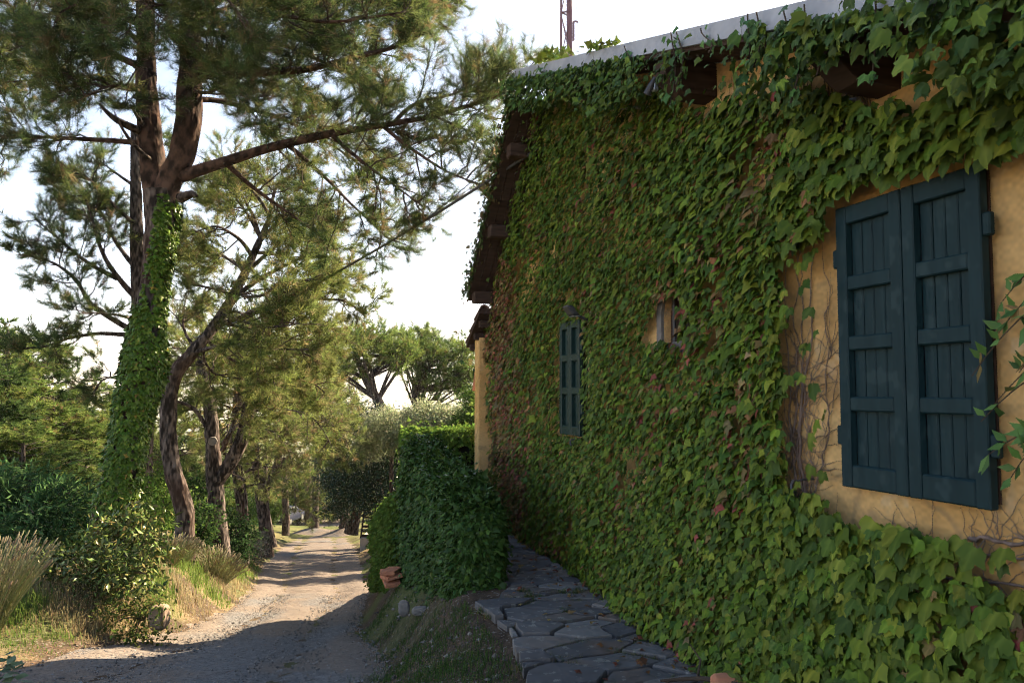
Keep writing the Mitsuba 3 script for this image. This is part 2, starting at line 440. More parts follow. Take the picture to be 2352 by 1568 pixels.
def stone(poly, z, th, gap):
    p = poly.buffer(-gap).simplify(0.012)
    if p.is_empty or p.geom_type != 'Polygon' or p.area < 0.004:
        return None
    c = np.array(p.exterior.coords)[:-1]
    # rough edge
    fine = []
    for a, b in zip(c, np.roll(c, -1, 0)):
        k = max(1, int(np.linalg.norm(b - a) / 0.10))
        for i in range(k):
            fine.append(a + (b - a) * i / k + rng.normal(0, 0.008, 2) * (1 if i else 0.4))
    c = np.array(fine)
    cen = c.mean(0)
    if Polygon(c).exterior.is_ccw is False:
        c = c[::-1]
    m = len(c)
    tilt = rng.normal(0, 0.012, 2)
    rings = []
    for k, (sc, dz) in enumerate([(1.0, -th), (1.0, -0.010), (0.975, 0.0), (0.45, 0.002)]):
        q = cen + (c - cen) * sc
        zz = z + dz + (q - cen) @ tilt + (rng.normal(0, 0.0025, m) if k >= 2 else 0)
        rings.append(W(q[:, 0], q[:, 1], zz))
    v = np.vstack(rings + [W(cen[0], cen[1], z + 0.002)[None]])
    f = []
    for k in range(3):
        for i in range(m):
            j = (i + 1) % m
            f += [[k * m + i, (k + 1) * m + i, k * m + j], [k * m + j, (k + 1) * m + i, (k + 1) * m + j]]
    for i in range(m):
        f.append([3 * m + i, 4 * m, 3 * m + (i + 1) % m])
    return v, np.array(f), None


near = path_outline.intersection(shapely.box(-2.6, 0, 1.5, 2))
far = path_outline.intersection(shapely.box(1.5, 0, 5.1, 2))
cells = [(c, 0.008 + 0.03 * rng.random(), 0.06, 0.015) for c in voronoi_cells(near, relax(66, np.array([-2.6, 0.1]), np.array([1.5, 1.5]), 1.75, 1.0), 1.75, 1.0)]
cells += [(c, -0.008 + 0.012 * rng.random(), 0.03, 0.006) for c in voronoi_cells(far, relax(105, np.array([1.5, 0.05]), np.array([5.0, 0.85]), 1.5, 1.0), 1.5, 1.0)]
for c, z, th, gap in cells:
    m = stone(c, z, th, gap)
    if m is not None:
        put('path__stone', m, f'slate_{rng.integers(4)}')
put('path__doorstep', box((5.02, 0.0, 0.05), (5.34, 0.06, 0.62), wallmap, 0.008), 'slate_1')
tag('path__doorstep', 'pale stone step at the far end of the path')

# ------------------------------------------------------------------ leaves
LEAF3_V = np.array([[0, 0, 0], [0, .5, .03], [0, 1.0, -.12],
                    [.17, -.10, -.03], [.42, .03, -.10], [.60, .52, -.20], [.29, .52, -.07], [.21, .76, -.10],
                    [-.17, -.10, -.03], [-.42, .03, -.10], [-.60, .52, -.20], [-.29, .52, -.07], [-.21, .76, -.10]])
LEAF3_F = np.array([[0, 3, 4], [0, 4, 6], [4, 5, 6], [0, 6, 1], [1, 6, 7], [1, 7, 2], [0, 9, 8], [0, 11, 9], [9, 11, 10], [0, 1, 11], [1, 12, 11], [1, 2, 12]])
# the lobed leaf in finer faces: blade arched, folded along the three main veins, paler along them
_m = trimesh.Trimesh(LEAF3_V, LEAF3_F, process=False).subdivide()
LEAF3_V, LEAF3_F = np.array(_m.vertices), np.array(_m.faces)
def _vein(v, a, b):
    a, b = np.array(a), np.array(b)
    u = np.clip(((v[:, :2] - a) @ (b - a)) / ((b - a) @ (b - a)), 0, 1)
    return np.linalg.norm(v[:, :2] - a - u[:, None] * (b - a), axis=1)


VEIN = np.minimum(_vein(LEAF3_V, (0, 0), (0, 1)), np.minimum(_vein(LEAF3_V, (0, 0), (.6, .52)), _vein(LEAF3_V, (0, 0), (-.6, .52))))
LEAF3_V[:, 2] = -.16 * np.abs(LEAF3_V[:, 0]) - .15 * LEAF3_V[:, 1] ** 2 + .38 * np.minimum(VEIN, .16) - .25 * np.maximum(np.abs(LEAF3_V[:, 0]) - .35, 0)
LEAF3_TINT = np.where(VEIN < .02, 1.28, .94)[:, None] * np.where((VEIN < .02)[:, None], [1.1, 1.0, 1.1], 1.0)
LEAF1_V = np.array([[0, 0, 0], [.22, .42, -.07], [-.22, .42, -.07], [0, 1.0, -.10], [0, .45, .0]])
LEAF1_F = np.array([[0, 1, 4], [4, 1, 3], [0, 4, 2], [4, 3, 2]])
LEAF0_V = np.array([[0, 0, 0], [.26, .45, -.06], [0, 1.0, -.05], [-.26, .45, -.06]])
LEAF0_F = np.array([[0, 1, 2], [0, 2, 3]])
IVY_V = np.array([[0, 0, 0], [.50, .30, -.12], [.22, .55, -.06], [0, 1.0, -.10], [-.22, .55, -.06], [-.50, .30, -.12], [0, .42, .03]])
IVY_F = np.array([[0, 1, 6], [1, 2, 6], [2, 3, 6], [3, 4, 6], [4, 5, 6], [5, 0, 6]])
SHAPES = {'ivy': (IVY_V, IVY_F), 'lobed': (LEAF3_V, LEAF3_F), 'oval': (LEAF1_V, LEAF1_F), 'plain': (LEAF0_V, LEAF0_F)}


def leaf_frames(tip, nrm):
    tip = unit(tip)
    nrm = unit(nrm - (nrm * tip).sum(-1, keepdims=True) * tip)
    return np.stack([np.cross(tip, nrm), tip, nrm], -1)      # columns: across, tip, normal


def leaves(shape, pos, tip, nrm, size, col, stretch=1.0, jitter=0.0, rng=None):
    v, f = SHAPES[shape]
    M = leaf_frames(tip, nrm)
    lv = np.repeat((v * [stretch, 1, 1])[None], len(pos), 0)
    if rng is not None and jitter:
        lv = lv + rng.normal(0, jitter, lv.shape)
    V = pos[:, None] + np.einsum('nij,nkj->nki', M, lv * size[:, None, None])
    F = (f[None] + (np.arange(len(pos)) * len(v))[:, None, None]).reshape(-1, 3)
    c = np.repeat(col, len(v), 0)
    if shape == 'lobed': c = np.clip(c * np.tile(LEAF3_TINT, (len(pos), 1)), 0, .9)
    return V.reshape(-1, 3), F, c


def leafy(parent, shape, pos, tip, nrm, size, col, bsdf, singles=300, stretch=1.0, rest='foliage', rng=None, jitter=0.0, seen=None):
    """The leaves that show largest as parts of their own, the rest as one part."""
    big = np.zeros(len(pos), bool)
    if singles:
        d = np.linalg.norm(pos - [0, 0, 1.6], axis=1)
        q = pos - [0, 0, 1.6]
        inside = (np.abs(q[:, 0] / q[:, 1]) < 0.62) & (np.abs(q[:, 2] / q[:, 1] - 0.063) < 0.41) & (q[:, 1] > 1)
        if seen is not None:
            inside &= seen
        score = np.where(inside, size / d, 0)
        big[np.argsort(-score)[:singles]] = True
        v, f = SHAPES[shape]
        tones = [0, 1, 2, 3, 4]
        from scipy.cluster.vq import kmeans2
        cen, lab = kmeans2(col[big], 5, seed=1, minit='++')
        plys = [mikit.ply(trimesh.Trimesh(v * [stretch, 1, 1] + np.random.default_rng(k).normal(0, .02, v.shape), f, process=False), bsdf, smooth=True, color=np.repeat(cen[k:k + 1], len(v), 0) * (LEAF3_TINT if shape == 'lobed' else 1)) for k in tones]
        M = leaf_frames(tip[big], nrm[big])
        i = 0
        for m, p, s, k in zip(M, pos[big], size[big], lab):
            A = np.eye(4); A[:3, :3] = m * s; A[:3, 3] = p
            scene[f'{parent}__leaf' + (f'_{i:03d}' if i else '')] = {**plys[k], 'to_world': T(A.tolist())}
            i += 1
    k = ~big
    key = put(f'{parent}__{rest}', leaves(shape, pos[k], tip[k], nrm[k], size[k], col[k], stretch, jitter, rng), bsdf, True)
    labels[key] = {'kind': 'stuff'}


def palette(rng, n, cols, w=None, spread=0.18):
    c = np.array(cols)[rng.choice(len(cols), n, p=w)]
    return np.clip(c * np.exp(rng.normal(0, spread, (n, 1))) * np.exp(rng.normal(0, 0.06, (n, 3))), 0.004, 0.9)

# ------------------------------------------------------------------ the house
def roof_z(t):
    return 4.86 - 0.3254 * (3.09 - np.asarray(t, float))


H = thing('house', 'ochre plastered house with overhanging zinc edged roof and blue shutters, overgrown with creeper', 'house')
outline = Polygon([(-7, -1.2), (5.32, -1.2), (5.32, 2.62), (3.32, 4.42), (3.32, roof_z(3.32) - .13), (-7, roof_z(-7) - .13)])
niche = Polygon([(.36, 1.95), (.68, 1.95), (.68, 2.14)] + [(.52 + .16 * math.cos(a), 2.14 + .17 * math.sin(a)) for a in np.linspace(0.2, 2.94, 9)] + [(.36, 2.14)])
put(f'{H}__wall', prism(outline.difference(niche), -0.30, 0.0), 'plaster')
put(f'{H}__wall', prism(outline.buffer(-0.02), -7.0, -0.302), 'plaster')
# lower wing and corner post at the far end
put(f'{H}__wall', prism(Polygon([(5.32, -1.6), (5.75, -1.6), (5.75, 2.08), (5.32, 2.22)]), -7.0, -0.75), 'plaster')
put(f'{H}__corner_post', box((5.30, -1.2, -0.32), (5.52, 2.30, 0.24), wallmap, 0.012), 'plaster')
tag(f'{H}__corner_post', 'bare orange plastered corner at the far end of the creeper wall')
roof = Polygon([(-7, roof_z(-7) - .10), (3.14, roof_z(3.14) - .10), (3.14, roof_z(3.14) - .02), (-7, roof_z(-7) - .02)])
put(f'{H}__roof', prism(roof, -7.2, 0.385), 'zinc')
for a, b in [(-7, -3.1), (-3.095, -1.02), (-1.015, 0.995), (1.0, 2.46), (2.465, 3.15)]:
    put(f'{H}__fascia_sheet', prism(Polygon([(a, roof_z(a) - .100), (b, roof_z(b) - .100), (b, roof_z(b) + .004), (a, roof_z(a) + .004)]), 0.387, 0.402), 'zinc')
for k in range(4):
    s0 = 0.012 + 0.093 * k
    put(f'{H}__soffit_board', prism(Polygon([(-7, roof_z(-7) - .128), (3.12, roof_z(3.12) - .128), (3.12, roof_z(3.12) - .102), (-7, roof_z(-7) - .102)]), s0, s0 + 0.088), 'old_wood')
# beams that carry the verge
def beam(t, z, s1, w=0.15, h=0.22):
    prof = [(0.0, 0.0), (0.0, h), (s1, h), (s1, h * .55), (s1 - .10, 0.03), (s1 - .14, 0.0)]
    P = Polygon(prof)
    m = trimesh.creation.extrude_polygon(P, w, engine='earcut')
    v = np.array(m.vertices)
    rr = np.random.default_rng(int(abs(t) * 100))
    w_ = W(t - w / 2 + v[:, 2], v[:, 0], z - h + v[:, 1] + rr.normal(0, .004, len(v)))
    f = np.array(m.faces)
    if trimesh.Trimesh(w_, f, process=False).volume < 0: f = f[:, ::-1]
    return w_, f, None


for t in (-3.3, -1.58, -0.02, 1.55):
    put(f'{H}__beam', beam(t, float(roof_z(t)) - .155, 0.36), 'old_wood')
# steep roof at the far end, seen from below
far_roof = [(3.14, 4.50), (5.16, 2.74)]
def strip(p, q, up0, up1):
    return Polygon([(p[0], p[1] + up0), (q[0], q[1] + up0), (q[0], q[1] + up1), (p[0], p[1] + up1)])


put(f'{H}__gable_roof', prism(strip(*far_roof, 0.03, 0.085), -7.2, 0.42), 'old_wood')
for t in (3.45, 4.25, 5.02):
    z = np.interp(t, [3.14, 5.16], [4.50, 2.74])
    put(f'{H}__beam', box((t - .08, z - .17, -.05), (t + .07, z - .03, .38), wallmap, .01), 'old_wood')
for k in range(4):
    put(f'{H}__soffit_board', prism(strip(*far_roof, 0.0, 0.027), 0.01 + .10 * k, 0.105 + .10 * k), 'old_wood')
def roll_tile(a, z0, b, z1, s, r=0.075, mat='roof_tile'):
    g = np.linspace(0, np.pi, 9)
    rows = []
    for (t, z, rr) in ((a, z0, r * .82), (b, z1, r)):
        nx = np.array([-(z1 - z0), b - a]); nx = nx / np.linalg.norm(nx)
        if nx[1] < 0: nx = -nx
        for q in (rr, rr - .014):
            rows.append(W(t + nx[0] * q * np.sin(g), s + q * np.cos(g), z + nx[1] * q * np.sin(g)))
    m = 9
    v = np.vstack(rows)
    f = []
    for i in range(m - 1):
        for p, q in ((0, 2), (1, 3), (2, 3), (0, 1)):
            f += [[p * m + i, q * m + i, p * m + i + 1], [p * m + i + 1, q * m + i, q * m + i + 1]]
    return v, np.array(f), None


for k in range(9):
    a, b = 3.16 + k * .222, 3.16 + (k + 1) * .222 + .03
    za, zb = [np.interp(t, [3.14, 5.16], [4.50, 2.74]) + .088 for t in (a, b)]
    if b > 5.2: zb = za - .21
    for s in (0.36, 0.20, 0.04):
        put(f'{H}__tile', roll_tile(a, za + .012, b, zb + .03, s), 'roof_tile')
# low roof over the wing
low = [(4.95, 2.56), (5.66, 2.18)]
put(f'{H}__low_roof', prism(strip(*low, 0.0, 0.06), -4.0, 0.32), 'old_wood')
for t in (5.08, 5.34, 5.58):
    z = np.interp(t, [4.95, 5.66], [2.56, 2.18])
    put(f'{H}__rafter', box((t - .035, z - .09, -.3), (t + .035, z - .003, .29), wallmap, .006), 'old_wood')
for k in range(3):
    a, b = 4.95 + k * .24, 4.95 + (k + 1) * .24 + .03
    za, zb = [2.56 - (t - 4.95) * .535 + .062 for t in (a, b)]
    for s in (0.25, 0.09):
        put(f'{H}__tile', roll_tile(a, za, b, zb + .02, s), 'roof_tile')
put(f'{H}__drain_pipe', tube([W(5.55, .16, 2.14), W(5.56, .20, 1.9), W(5.57, .24, 1.62)], .022, 8), 'terracotta')
labels[f'{H}__drain_pipe'] = {'label': 'short reddish pipe under the low eave'}
# arched opening with stone surround
ring = niche.buffer(0.075, join_style=1).difference(niche)
put(f'{H}__arched_window', prism(ring, -0.12, 0.022), 'grey_stone')
labels[f'{H}__arched_window'] = {'label': 'small arched window with stone surround showing through the leaves'}
put(f'{H}__arched_window__pane', prism(niche.buffer(-0.001), -0.09, -0.055), 'old_wood')
put(f'{H}__arched_window__bar', tube([W(.58, -.03, 1.95), W(.58, -.03, 2.29)], .012, 8), 'iron')
put(f'{H}__arched_window__bar', tube([W(.46, -.03, 1.95), W(.46, -.03, 2.29)], .012, 8), 'iron')


def shutter(name, label, t0, t1, z0, z1, s0, mat, stile=0.068, rails=(0.25, 0.5, 0.75), planks=4, top=.085, bottom=.105, hinge_at=None):
    k = put(name, box((t0, z0, s0), (t0 + stile, z1, s0 + .042), wallmap, .005), mat)
    labels[k] = {'label': label}
    put(f'{k}__stile', box((t1 - stile, z0, s0), (t1, z1, s0 + .042), wallmap, .005), mat)
    a, b = t0 + stile + .0015, t1 - stile - .0015
    put(f'{k}__rail', box((a, z1 - top, s0 + .002), (b, z1 - .001, s0 + .040), wallmap, .005), mat)
    put(f'{k}__rail', box((a, z0 + .001, s0 + .002), (b, z0 + bottom, s0 + .040), wallmap, .007), mat)
    for r in rails:
        zc = z0 + bottom + (z1 - top - z0 - bottom) * r
        put(f'{k}__rail', box((a, zc - .033, s0 + .010), (b, zc + .033, s0 + .040), wallmap, .006), mat)
    w = (b - a) / planks
    for i in range(planks):
        put(f'{k}__plank', box((a + i * w + .002, z0 + bottom - .02, s0 - .016 + .0015 * (i % 2)), (a + (i + 1) * w - .002, z1 - top + .02, s0 + .0085 - .001 * (i % 3)), wallmap, .005), mat)
    if hinge_at is not None:
        for z in (z0 + .24, z1 - .24):
            d = -1 if hinge_at < (t0 + t1) / 2 else 1
            put(f'{k}__hinge', box((hinge_at - .002 * d, z - .045, s0 + .005), (hinge_at + d * .035, z + .045, s0 + .035), wallmap, .006), mat)
    return k


shutter(f'{H}__shutter', 'blue plank shutter leaf of the large window, left leaf seen from outside', -1.703, -1.285, 1.158, 2.482, 0.035, 'shutter_paint', hinge_at=-1.285)
shutter(f'{H}__shutter', 'blue plank shutter leaf of the large window, right leaf nearest the camera', -2.118, -1.710, 1.158, 2.482, 0.035, 'shutter_paint', hinge_at=-2.118)
shutter(f'{H}__shutter', 'dark green shutter leaf of the small far window, left leaf', 2.413, 2.672, 1.21, 2.255, 0.05, 'green_paint', .05, (.36, .70), 3, .07, .085, 2.672)
shutter(f'{H}__shutter', 'dark green shutter leaf of the small far window, right leaf half hidden by creeper', 2.148, 2.408, 1.21, 2.255, 0.05, 'green_paint', .05, (.36, .70), 3, .07, .085, 2.148)
for t0, t1, z0, z1 in ((-2.10, -1.30, 1.175, 2.465), (2.165, 2.655, 1.23, 2.24)):
    put(f'{H}__window_recess', box((t0, z0, .001), (t1, z1, .013), wallmap, .002), 'old_wood')
for t, z, s in ((-1.0, 1.16, 0.02), (2.20, 1.19, .03)):
    put(f'{H}__shutter_stay', tube([W(t, s, z), W(t, s + .10, z), W(t + .005, s + .12, z - .01)], .006, 6), 'iron')
    put(f'{H}__shutter_stay', tube([W(t, s + .115, z), W(t + .012, s + .125, z - .03), W(t, s + .13, z - .05), W(t - .02, s + .125, z - .058)], .008, 6), 'iron')
# conduit and cable along the top of the wall
put(f'{H}__conduit', tube([W(t, .05 + .01 * math.sin(3 * t), float(roof_z(t)) - .42 + .03 * math.sin(2.3 * t)) for t in np.linspace(-1.45, -.25, 12)], .014, 8), 'galvanised')
put(f'{H}__conduit', tube([W(t, .06, float(roof_z(t)) - .40 - .10 * (t < .75)) for t in np.linspace(.15, 1.3, 8)], .013, 8), 'galvanised')

k = thing('floodlight', 'black floodlight fixed to the creeper wall between the two windows', 'lamp')
put(f'{k}__housing', box((1.75, 2.245, .27), (1.89, 2.33, .33), lambda v: W(v[:, 0], v[:, 2] + (v[:, 1] - 2.3) * .7, v[:, 1]), .012), 'iron')
put(f'{k}__glass', box((1.76, 2.238, .275), (1.88, 2.244, .325), lambda v: W(v[:, 0], v[:, 2] + (v[:, 1] - 2.3) * .7, v[:, 1]), .002), 'galvanised')
put(f'{k}__arm', tube([W(1.82, 0, 2.24), W(1.82, .2, 2.22), W(1.82, .28, 2.27)], .012, 8), 'iron')
k = thing('wall_lamp', 'small metal lamp under the roof beam in the middle of the verge', 'lamp')
put(f'{k}__bracket', box((.06, 3.54, .33), (.10, 3.60, .36), wallmap, .004), 'galvanised')
put(f'{k}__shade', tube([W(.0, .385, 3.60), W(.02, .40, 3.56), W(.05, .42, 3.50)], np.array([.010, .020, .026]), 12), 'iron')

# overhead cable from the house into the pines
ca, cb = W(3.15, .10, 4.12), np.array((-8.001, 19.000, 2.742))
u = np.linspace(0, 1, 30)[:, None]
cp = ca + (cb - ca) * u - np.array([0, 0, 1.0]) * 0.75 * 4 * u * (1 - u) * .35
put('overhead_cable', tube(cp, .016, 6), 'cable_rubber')
tag('overhead_cable', 'dark cable hanging from the house gable across the drive into the pines', 'cable')
cp2 = np.vstack([W(3.5, .38, 4.15)[None], cp[3:4] + [0, 0, .10], cp[5:6] + [0, 0, .012], cp[9:10] + [0, 0, .02]])
put('overhead_cable__stay_wire', tube(cp2, .006, 5, 12), 'cable_rubber')

# lattice mast behind the house
k = thing('lattice_mast', 'purplish brown lattice radio mast rising behind the roof', 'mast')
mc = np.array([2.55, 36.0])
def leg_at(i, z):
    r = .40 - .008 * (z - 8)
    a = math.radians([200, 300, 60][i])
    return np.array([mc[0] + r * math.cos(a), mc[1] + r * math.sin(a), z])


for i in range(3):
    put(f'{k}__leg', tube([leg_at(i, -4), leg_at(i, 26)], .05, 8), 'rust_mast')
zs = np.arange(8.5, 26, 2.1)
for z in zs:
    for i in range(3):
        j = (i + 1) % 3
        put(f'{k}__crossbar', tube([leg_at(i, z), leg_at(j, z)], .036, 6), 'rust_mast')
        put(f'{k}__brace', tube([leg_at(i, z), leg_at(j, z + 2.0)], .02, 5), 'rust_mast')
        put(f'{k}__brace', tube([leg_at(j, z), leg_at(i, z + 2.0)], .02, 5), 'rust_mast')
put(f'{k}__pole', tube([(mc[0] + .08, mc[1] - .1, -4), (mc[0] + .08, mc[1] - .1, 26)], .12, 12), 'rust_mast')
put(f'{k}__antenna', box((mc[0] + .22, mc[1] - .35, 17.6), (mc[0] + .30, mc[1] - .22, 18.5), None, .01), 'rust_mast')
put(f'{k}__aerial', tube([(mc[0] + .42, mc[1] - .3, 17.6), (mc[0] + .42, mc[1] - .3, 20.4)], .012, 6), 'galvanised')
put(f'{k}__clamp', tube([(mc[0] + .30, mc[1] - .3, 18.5), (mc[0] + .48, mc[1] - .3, 18.45)], .04, 8), 'rust_mast')

# ------------------------------------------------------------------ the creeper on the wall
rng = np.random.default_rng(21)
V = thing('creeper', 'green three lobed creeper covering the whole house wall, reddish towards the far end', 'climbing plant')
n = 120000
t = -3.0 + 8.4 * rng.random(n)
z = -0.15 + 4.8 * rng.random(n)
top = np.where(t < 3.2, roof_z(t) - .24, np.interp(t, [3.2, 5.32], [4.38, 2.55]))
q3 = np.stack([t, z, 0 * t], -1)
dens = 0.5 + 0.9 * (meshkit.fbm(q3 * [1.1, 1.4, 1] + [0, 0, 3], 3, 2) - .5)
# bare streaks that climb to the right, as the stems do
streak = meshkit.fbm(np.stack([(t + z * .9) * 2.6, (t - z) * .55, 0 * t], -1), 3, 7)
keep = (z < top) & (streak > .20 + .05 * sstep(.6, 1.6, t))
def rect(t0, t1, z0, z1, m=.0):
    return (t > t0 - m) & (t < t1 + m) & (z > z0 - m) & (z < z1 + m)


e1 = .06 * (meshkit.fbm(q3 * 3.3, 2, 5) - .5)
keep &= ~((t > -2.20 + e1) & (t < -1.24) & (z > 1.04) & (z < 2.545 + e1))               # big window
keep &= ~((t > -1.28) & (t < -.86 + 2 * e1) & (z > 1.12) & (z < 2.40 + 3 * e1) & (rng.random(n) > .05))    # bare plaster left of it
keep &= ~((t > -3.1) & (t < -2.02) & (z > .92) & (z < 2.45) & (rng.random(n) > .12))               # right of it
keep &= ~((t > -2.5) & (t < -1.95) & (z > 1.05) & (z < 2.5))
keep &= ~((t > -2.9) & (t < -.95) & (z > .84 + .2 * (t + 1.1) / -1.8 * .3) & (z < 1.2) & (rng.random(n) > np.where(z < 1.08, .5, .25)))   # under it
keep &= ~rect(2.06, 2.70, 1.21, 2.25)                                                    # far window
keep &= ~((t < -1.3) & (z > roof_z(t) - .38) & (rng.random(n) > .45))
keep &= ~((t > -.42) & (t < .10) & (z > roof_z(t) - .42)) & ~((t > -2.05) & (t < -1.45) & (z > roof_z(t) - .44))
keep &= ~((t > 2.66) & (t < 2.80) & (z > 1.2) & (z < 2.3) & (rng.random(n) > .45))
keep &= ~((t > .32) & (t < .92) & (z > 1.97) & (z < 2.26) & (z - 1.97 < (.92 - t) * 1.0 + .03))           # round the arch
keep &= ~((t > -.35) & (t < -.10) & (z > 2.12) & (z < 2.35) & (rng.random(n) > .2))
keep &= ~((t > -1.5) & (t < -.3) & (z > roof_z(t) - .36) & (rng.random(n) > .12))      # bare plaster under the verge
keep &= ~((t > 3.02) & (t < 3.10 + .05 * np.sin(9 * z)) & (z > 3.1) & (z < 3.75) & (rng.random(n) > .35))
keep &= ~((t > 5.15 + .1 * np.sin(5 * z)) & (z < 2.0))
keep &= (rng.random(n) < np.where(t < -.8, .75 - .22 * sstep(-.9, -2.0, t), .75 - .10 * sstep(-.8, 1.6, t)) * np.clip(dens * 2.0, .75, 1))
t, z, q3 = t[keep], z[keep], q3[keep]
n = len(t)
base_out = 0.05 + 0.10 * meshkit.fbm(q3 * 1.6, 3, 9) + .15 * sstep(.9, 0.0, z) * sstep(2.6, .4, t) - .05 * sstep(1.2, 0, z) * sstep(1, 3, t) + .03 * sstep(3.4, 4.4, z)
winq = np.exp(-(np.maximum(0, np.abs(t - 2.40) - .28) / .30) ** 2 - (np.maximum(0, np.abs(z - 1.74) - .54) / .2) ** 2) + np.exp(-(np.maximum(0, np.abs(t - .57) - .25) / .25) ** 2 - (np.maximum(0, np.abs(z - 2.1) - .2) / .2) ** 2)
base_out = base_out * (1 - .75 * np.clip(winq, 0, 1)) + .02
s = base_out + .07 * rng.random(n) ** 2
size = (0.050 + .011 * sstep(1.4, -.8, t) + .018 * sstep(-.9, -2.3, t)) * np.exp(rng.normal(0, .27, n))
size *= np.where((t < -.9) & (z > 1.0), 1.06, 1.0)
a = rng.normal(0, .30, n)
lift = np.clip(rng.normal(.50, .20, n), 0, 1.2)
down = -np.cos(a)[:, None] * np.array([0, 0, 1.0]) + np.sin(a)[:, None] * WD
tip = down * np.cos(lift)[:, None] + WN * np.sin(lift)[:, None]
nrm = WN * np.cos(lift)[:, None] - down * np.sin(lift)[:, None] + rng.normal(0, .17, (n, 3))
cg = palette(rng, n, [(.066, .108, .013), (.084, .128, .015), (.040, .077, .012), (.050, .088, .018), (.115, .146, .019)], spread=.22)
cr = palette(rng, n, [(.17, .085, .035), (.19, .055, .04), (.13, .10, .035), (.14, .105, .05)], spread=.3)
redness = sstep(.66, .95, meshkit.fbm(q3 * [1.2, .9, 1] + [5, 2, 0], 3, 4) + .55 * np.exp(-((t - 4.55) / .7) ** 2 - ((z - 2.7) / .75) ** 2) + .24 * sstep(2.4, 4.4, t) + .10 * ((t > 1.9) & (t < 2.2) & (z > 1.2) & (z < 2.3)) - .02)
brown = sstep(.30, .38, streak[keep]) * 0 + sstep(.42, .37, streak[keep]) * .7
mixr = (rng.random(n) < np.clip(redness * .75 + brown * .22, 0, .8))[:, None]
col = np.where(mixr, cr, cg)
pos = W(t, s, z)
# leaves hanging from the verge
n2 = 5200
t2 = -3.0 + 6.3 * rng.random(n2) ** .9
cl = meshkit.fbm(np.stack([t2 * 1.5, 0 * t2, 0 * t2], -1), 3, 6)
k2 = (np.where((t2 > .2), .9, np.where(t2 > -.30, .55, np.where(t2 > -1.0, .03, np.where(t2 > -1.30, .22, np.where(t2 > -1.85, .6, .6))))) * (.6 + .8 * cl) > rng.random(n2))
t2 = t2[k2]; cl = cl[k2]; n2 = len(t2)
drop = rng.random(n2) ** 1.4 * (.12 + .42 * cl * np.where(t2 > .2, .9, 1.0))
s2 = .40 + .05 * rng.normal(0, 1, n2) - .35 * np.clip(drop - .10, 0, 1) * rng.random(n2) + .05
z2 = roof_z(t2) - .105 - drop + .09 * (rng.random(n2) < .06) * rng.random(n2)
vis = ~((t2 > -.16) & (t2 < .08) & (drop < .3)) & ~((t2 > -2.15) & (t2 < -1.46) & (drop > .16))
t2, z2, s2, drop, cl = t2[vis], z2[vis], s2[vis], drop[vis], cl[vis]; n2 = len(t2)
pos2 = W(t2, s2, z2)
a = rng.normal(0, .55, n2); lift = np.clip(rng.normal(.45, .28, n2), 0, 1.3)
down = -np.cos(a)[:, None] * np.array([0, 0, 1.0]) + np.sin(a)[:, None] * WD
tip2 = down * np.cos(lift)[:, None] + WN * np.sin(lift)[:, None]
nrm2 = WN * np.cos(lift)[:, None] - down * np.sin(lift)[:, None] + rng.normal(0, .3, (n2, 3))
size2 = (.050 + .010 * sstep(0, -2, t2)) * np.exp(rng.normal(0, .22, n2))
col2 = palette(rng, n2, [(.068, .112, .018), (.086, .132, .020), (.044, .086, .019), (.040, .078, .021)], spread=.22)
# hanging strands
strands, P3, T3, N3, S3 = [], [], [], [], []
for ts, ln in [(-.32, .42), (-.40, .30), (-1.12, .34), (-1.2, .25), (-1.46, .45), (-1.62, .34), (-2.0, .35), (.3, .25), (2.9, .35), (3.05, .30), (2.2, .22), (-.72, .16), (-2.35, .4)]:
    m = 9
    zz = roof_z(ts) - .02 - np.linspace(0, ln, m)
    pp = W(ts + .03 * np.sin(np.linspace(0, 4, m) + ts * 7), .43 + .02 * np.cos(np.linspace(0, 5, m)), zz)
    strands.append(tube(pp, .004, 4))
    k = int(ln / .018)
    put(f'{V}__strand', strands[-1], 'twig')
    uu = rng.random(k)
    P3.append(np.stack([np.interp(uu, np.linspace(0, 1, m), pp[:, c]) for c in range(3)], -1) + rng.normal(0, .022, (k, 3)))
P3 = np.vstack(P3); n3 = len(P3)
tip3 = np.array([0, 0, -1.0]) + rng.normal(0, .45, (n3, 3)); nrm3 = WN + np.array([0, 0, .4]) + rng.normal(0, .4, (n3, 3))
size3 = .046 * np.exp(rng.normal(0, .2, n3)); col3 = palette(rng, n3, [(.07, .14, .04), (.055, .12, .045)], spread=.2)
# fringe on the far verge and on the upper edge, lit from behind
n4 = 1300
t4 = 3.1 + 2.1 * rng.random(n4)
z4 = np.interp(t4, [3.14, 5.16], [4.50, 2.74]) + rng.normal(.09, .05, n4)
pos4 = W(t4, .40 + .05 * np.abs(rng.normal(0, 1, n4)) - .35 * (rng.random(n4) < .3) * rng.random(n4), z4)
tip4 = np.array([0, 0, -.8]) + WN * .5 + rng.normal(0, .5, (n4, 3)); nrm4 = WN + np.array([0, 0, .5]) + rng.normal(0, .4, (n4, 3))
size4 = .05 * np.exp(rng.normal(0, .2, n4)); col4 = palette(rng, n4, [(.05, .10, .03), (.08, .13, .03), (.11, .08, .03)], spread=.25)
n5 = 190
t5 = np.r_[2.05 + .20 * rng.normal(0, 1, n5 - 60), .85 + .12 * rng.normal(0, 1, 60)]
pos5 = W(t5, .36 + .06 * rng.normal(0, 1, n5), roof_z(t5) + .03 + .09 * rng.random(n5) * np.exp(-((t5 - 1.95) / .4) ** 2))
tip5 = rng.normal(0, .6, (n5, 3)) + WN * .5; nrm5 = np.array([0, 0, 1.0]) + rng.normal(0, .4, (n5, 3))
size5 = .055 * np.exp(rng.normal(0, .2, n5)); col5 = palette(rng, n5, [(.12, .18, .03), (.16, .19, .03)], spread=.2)
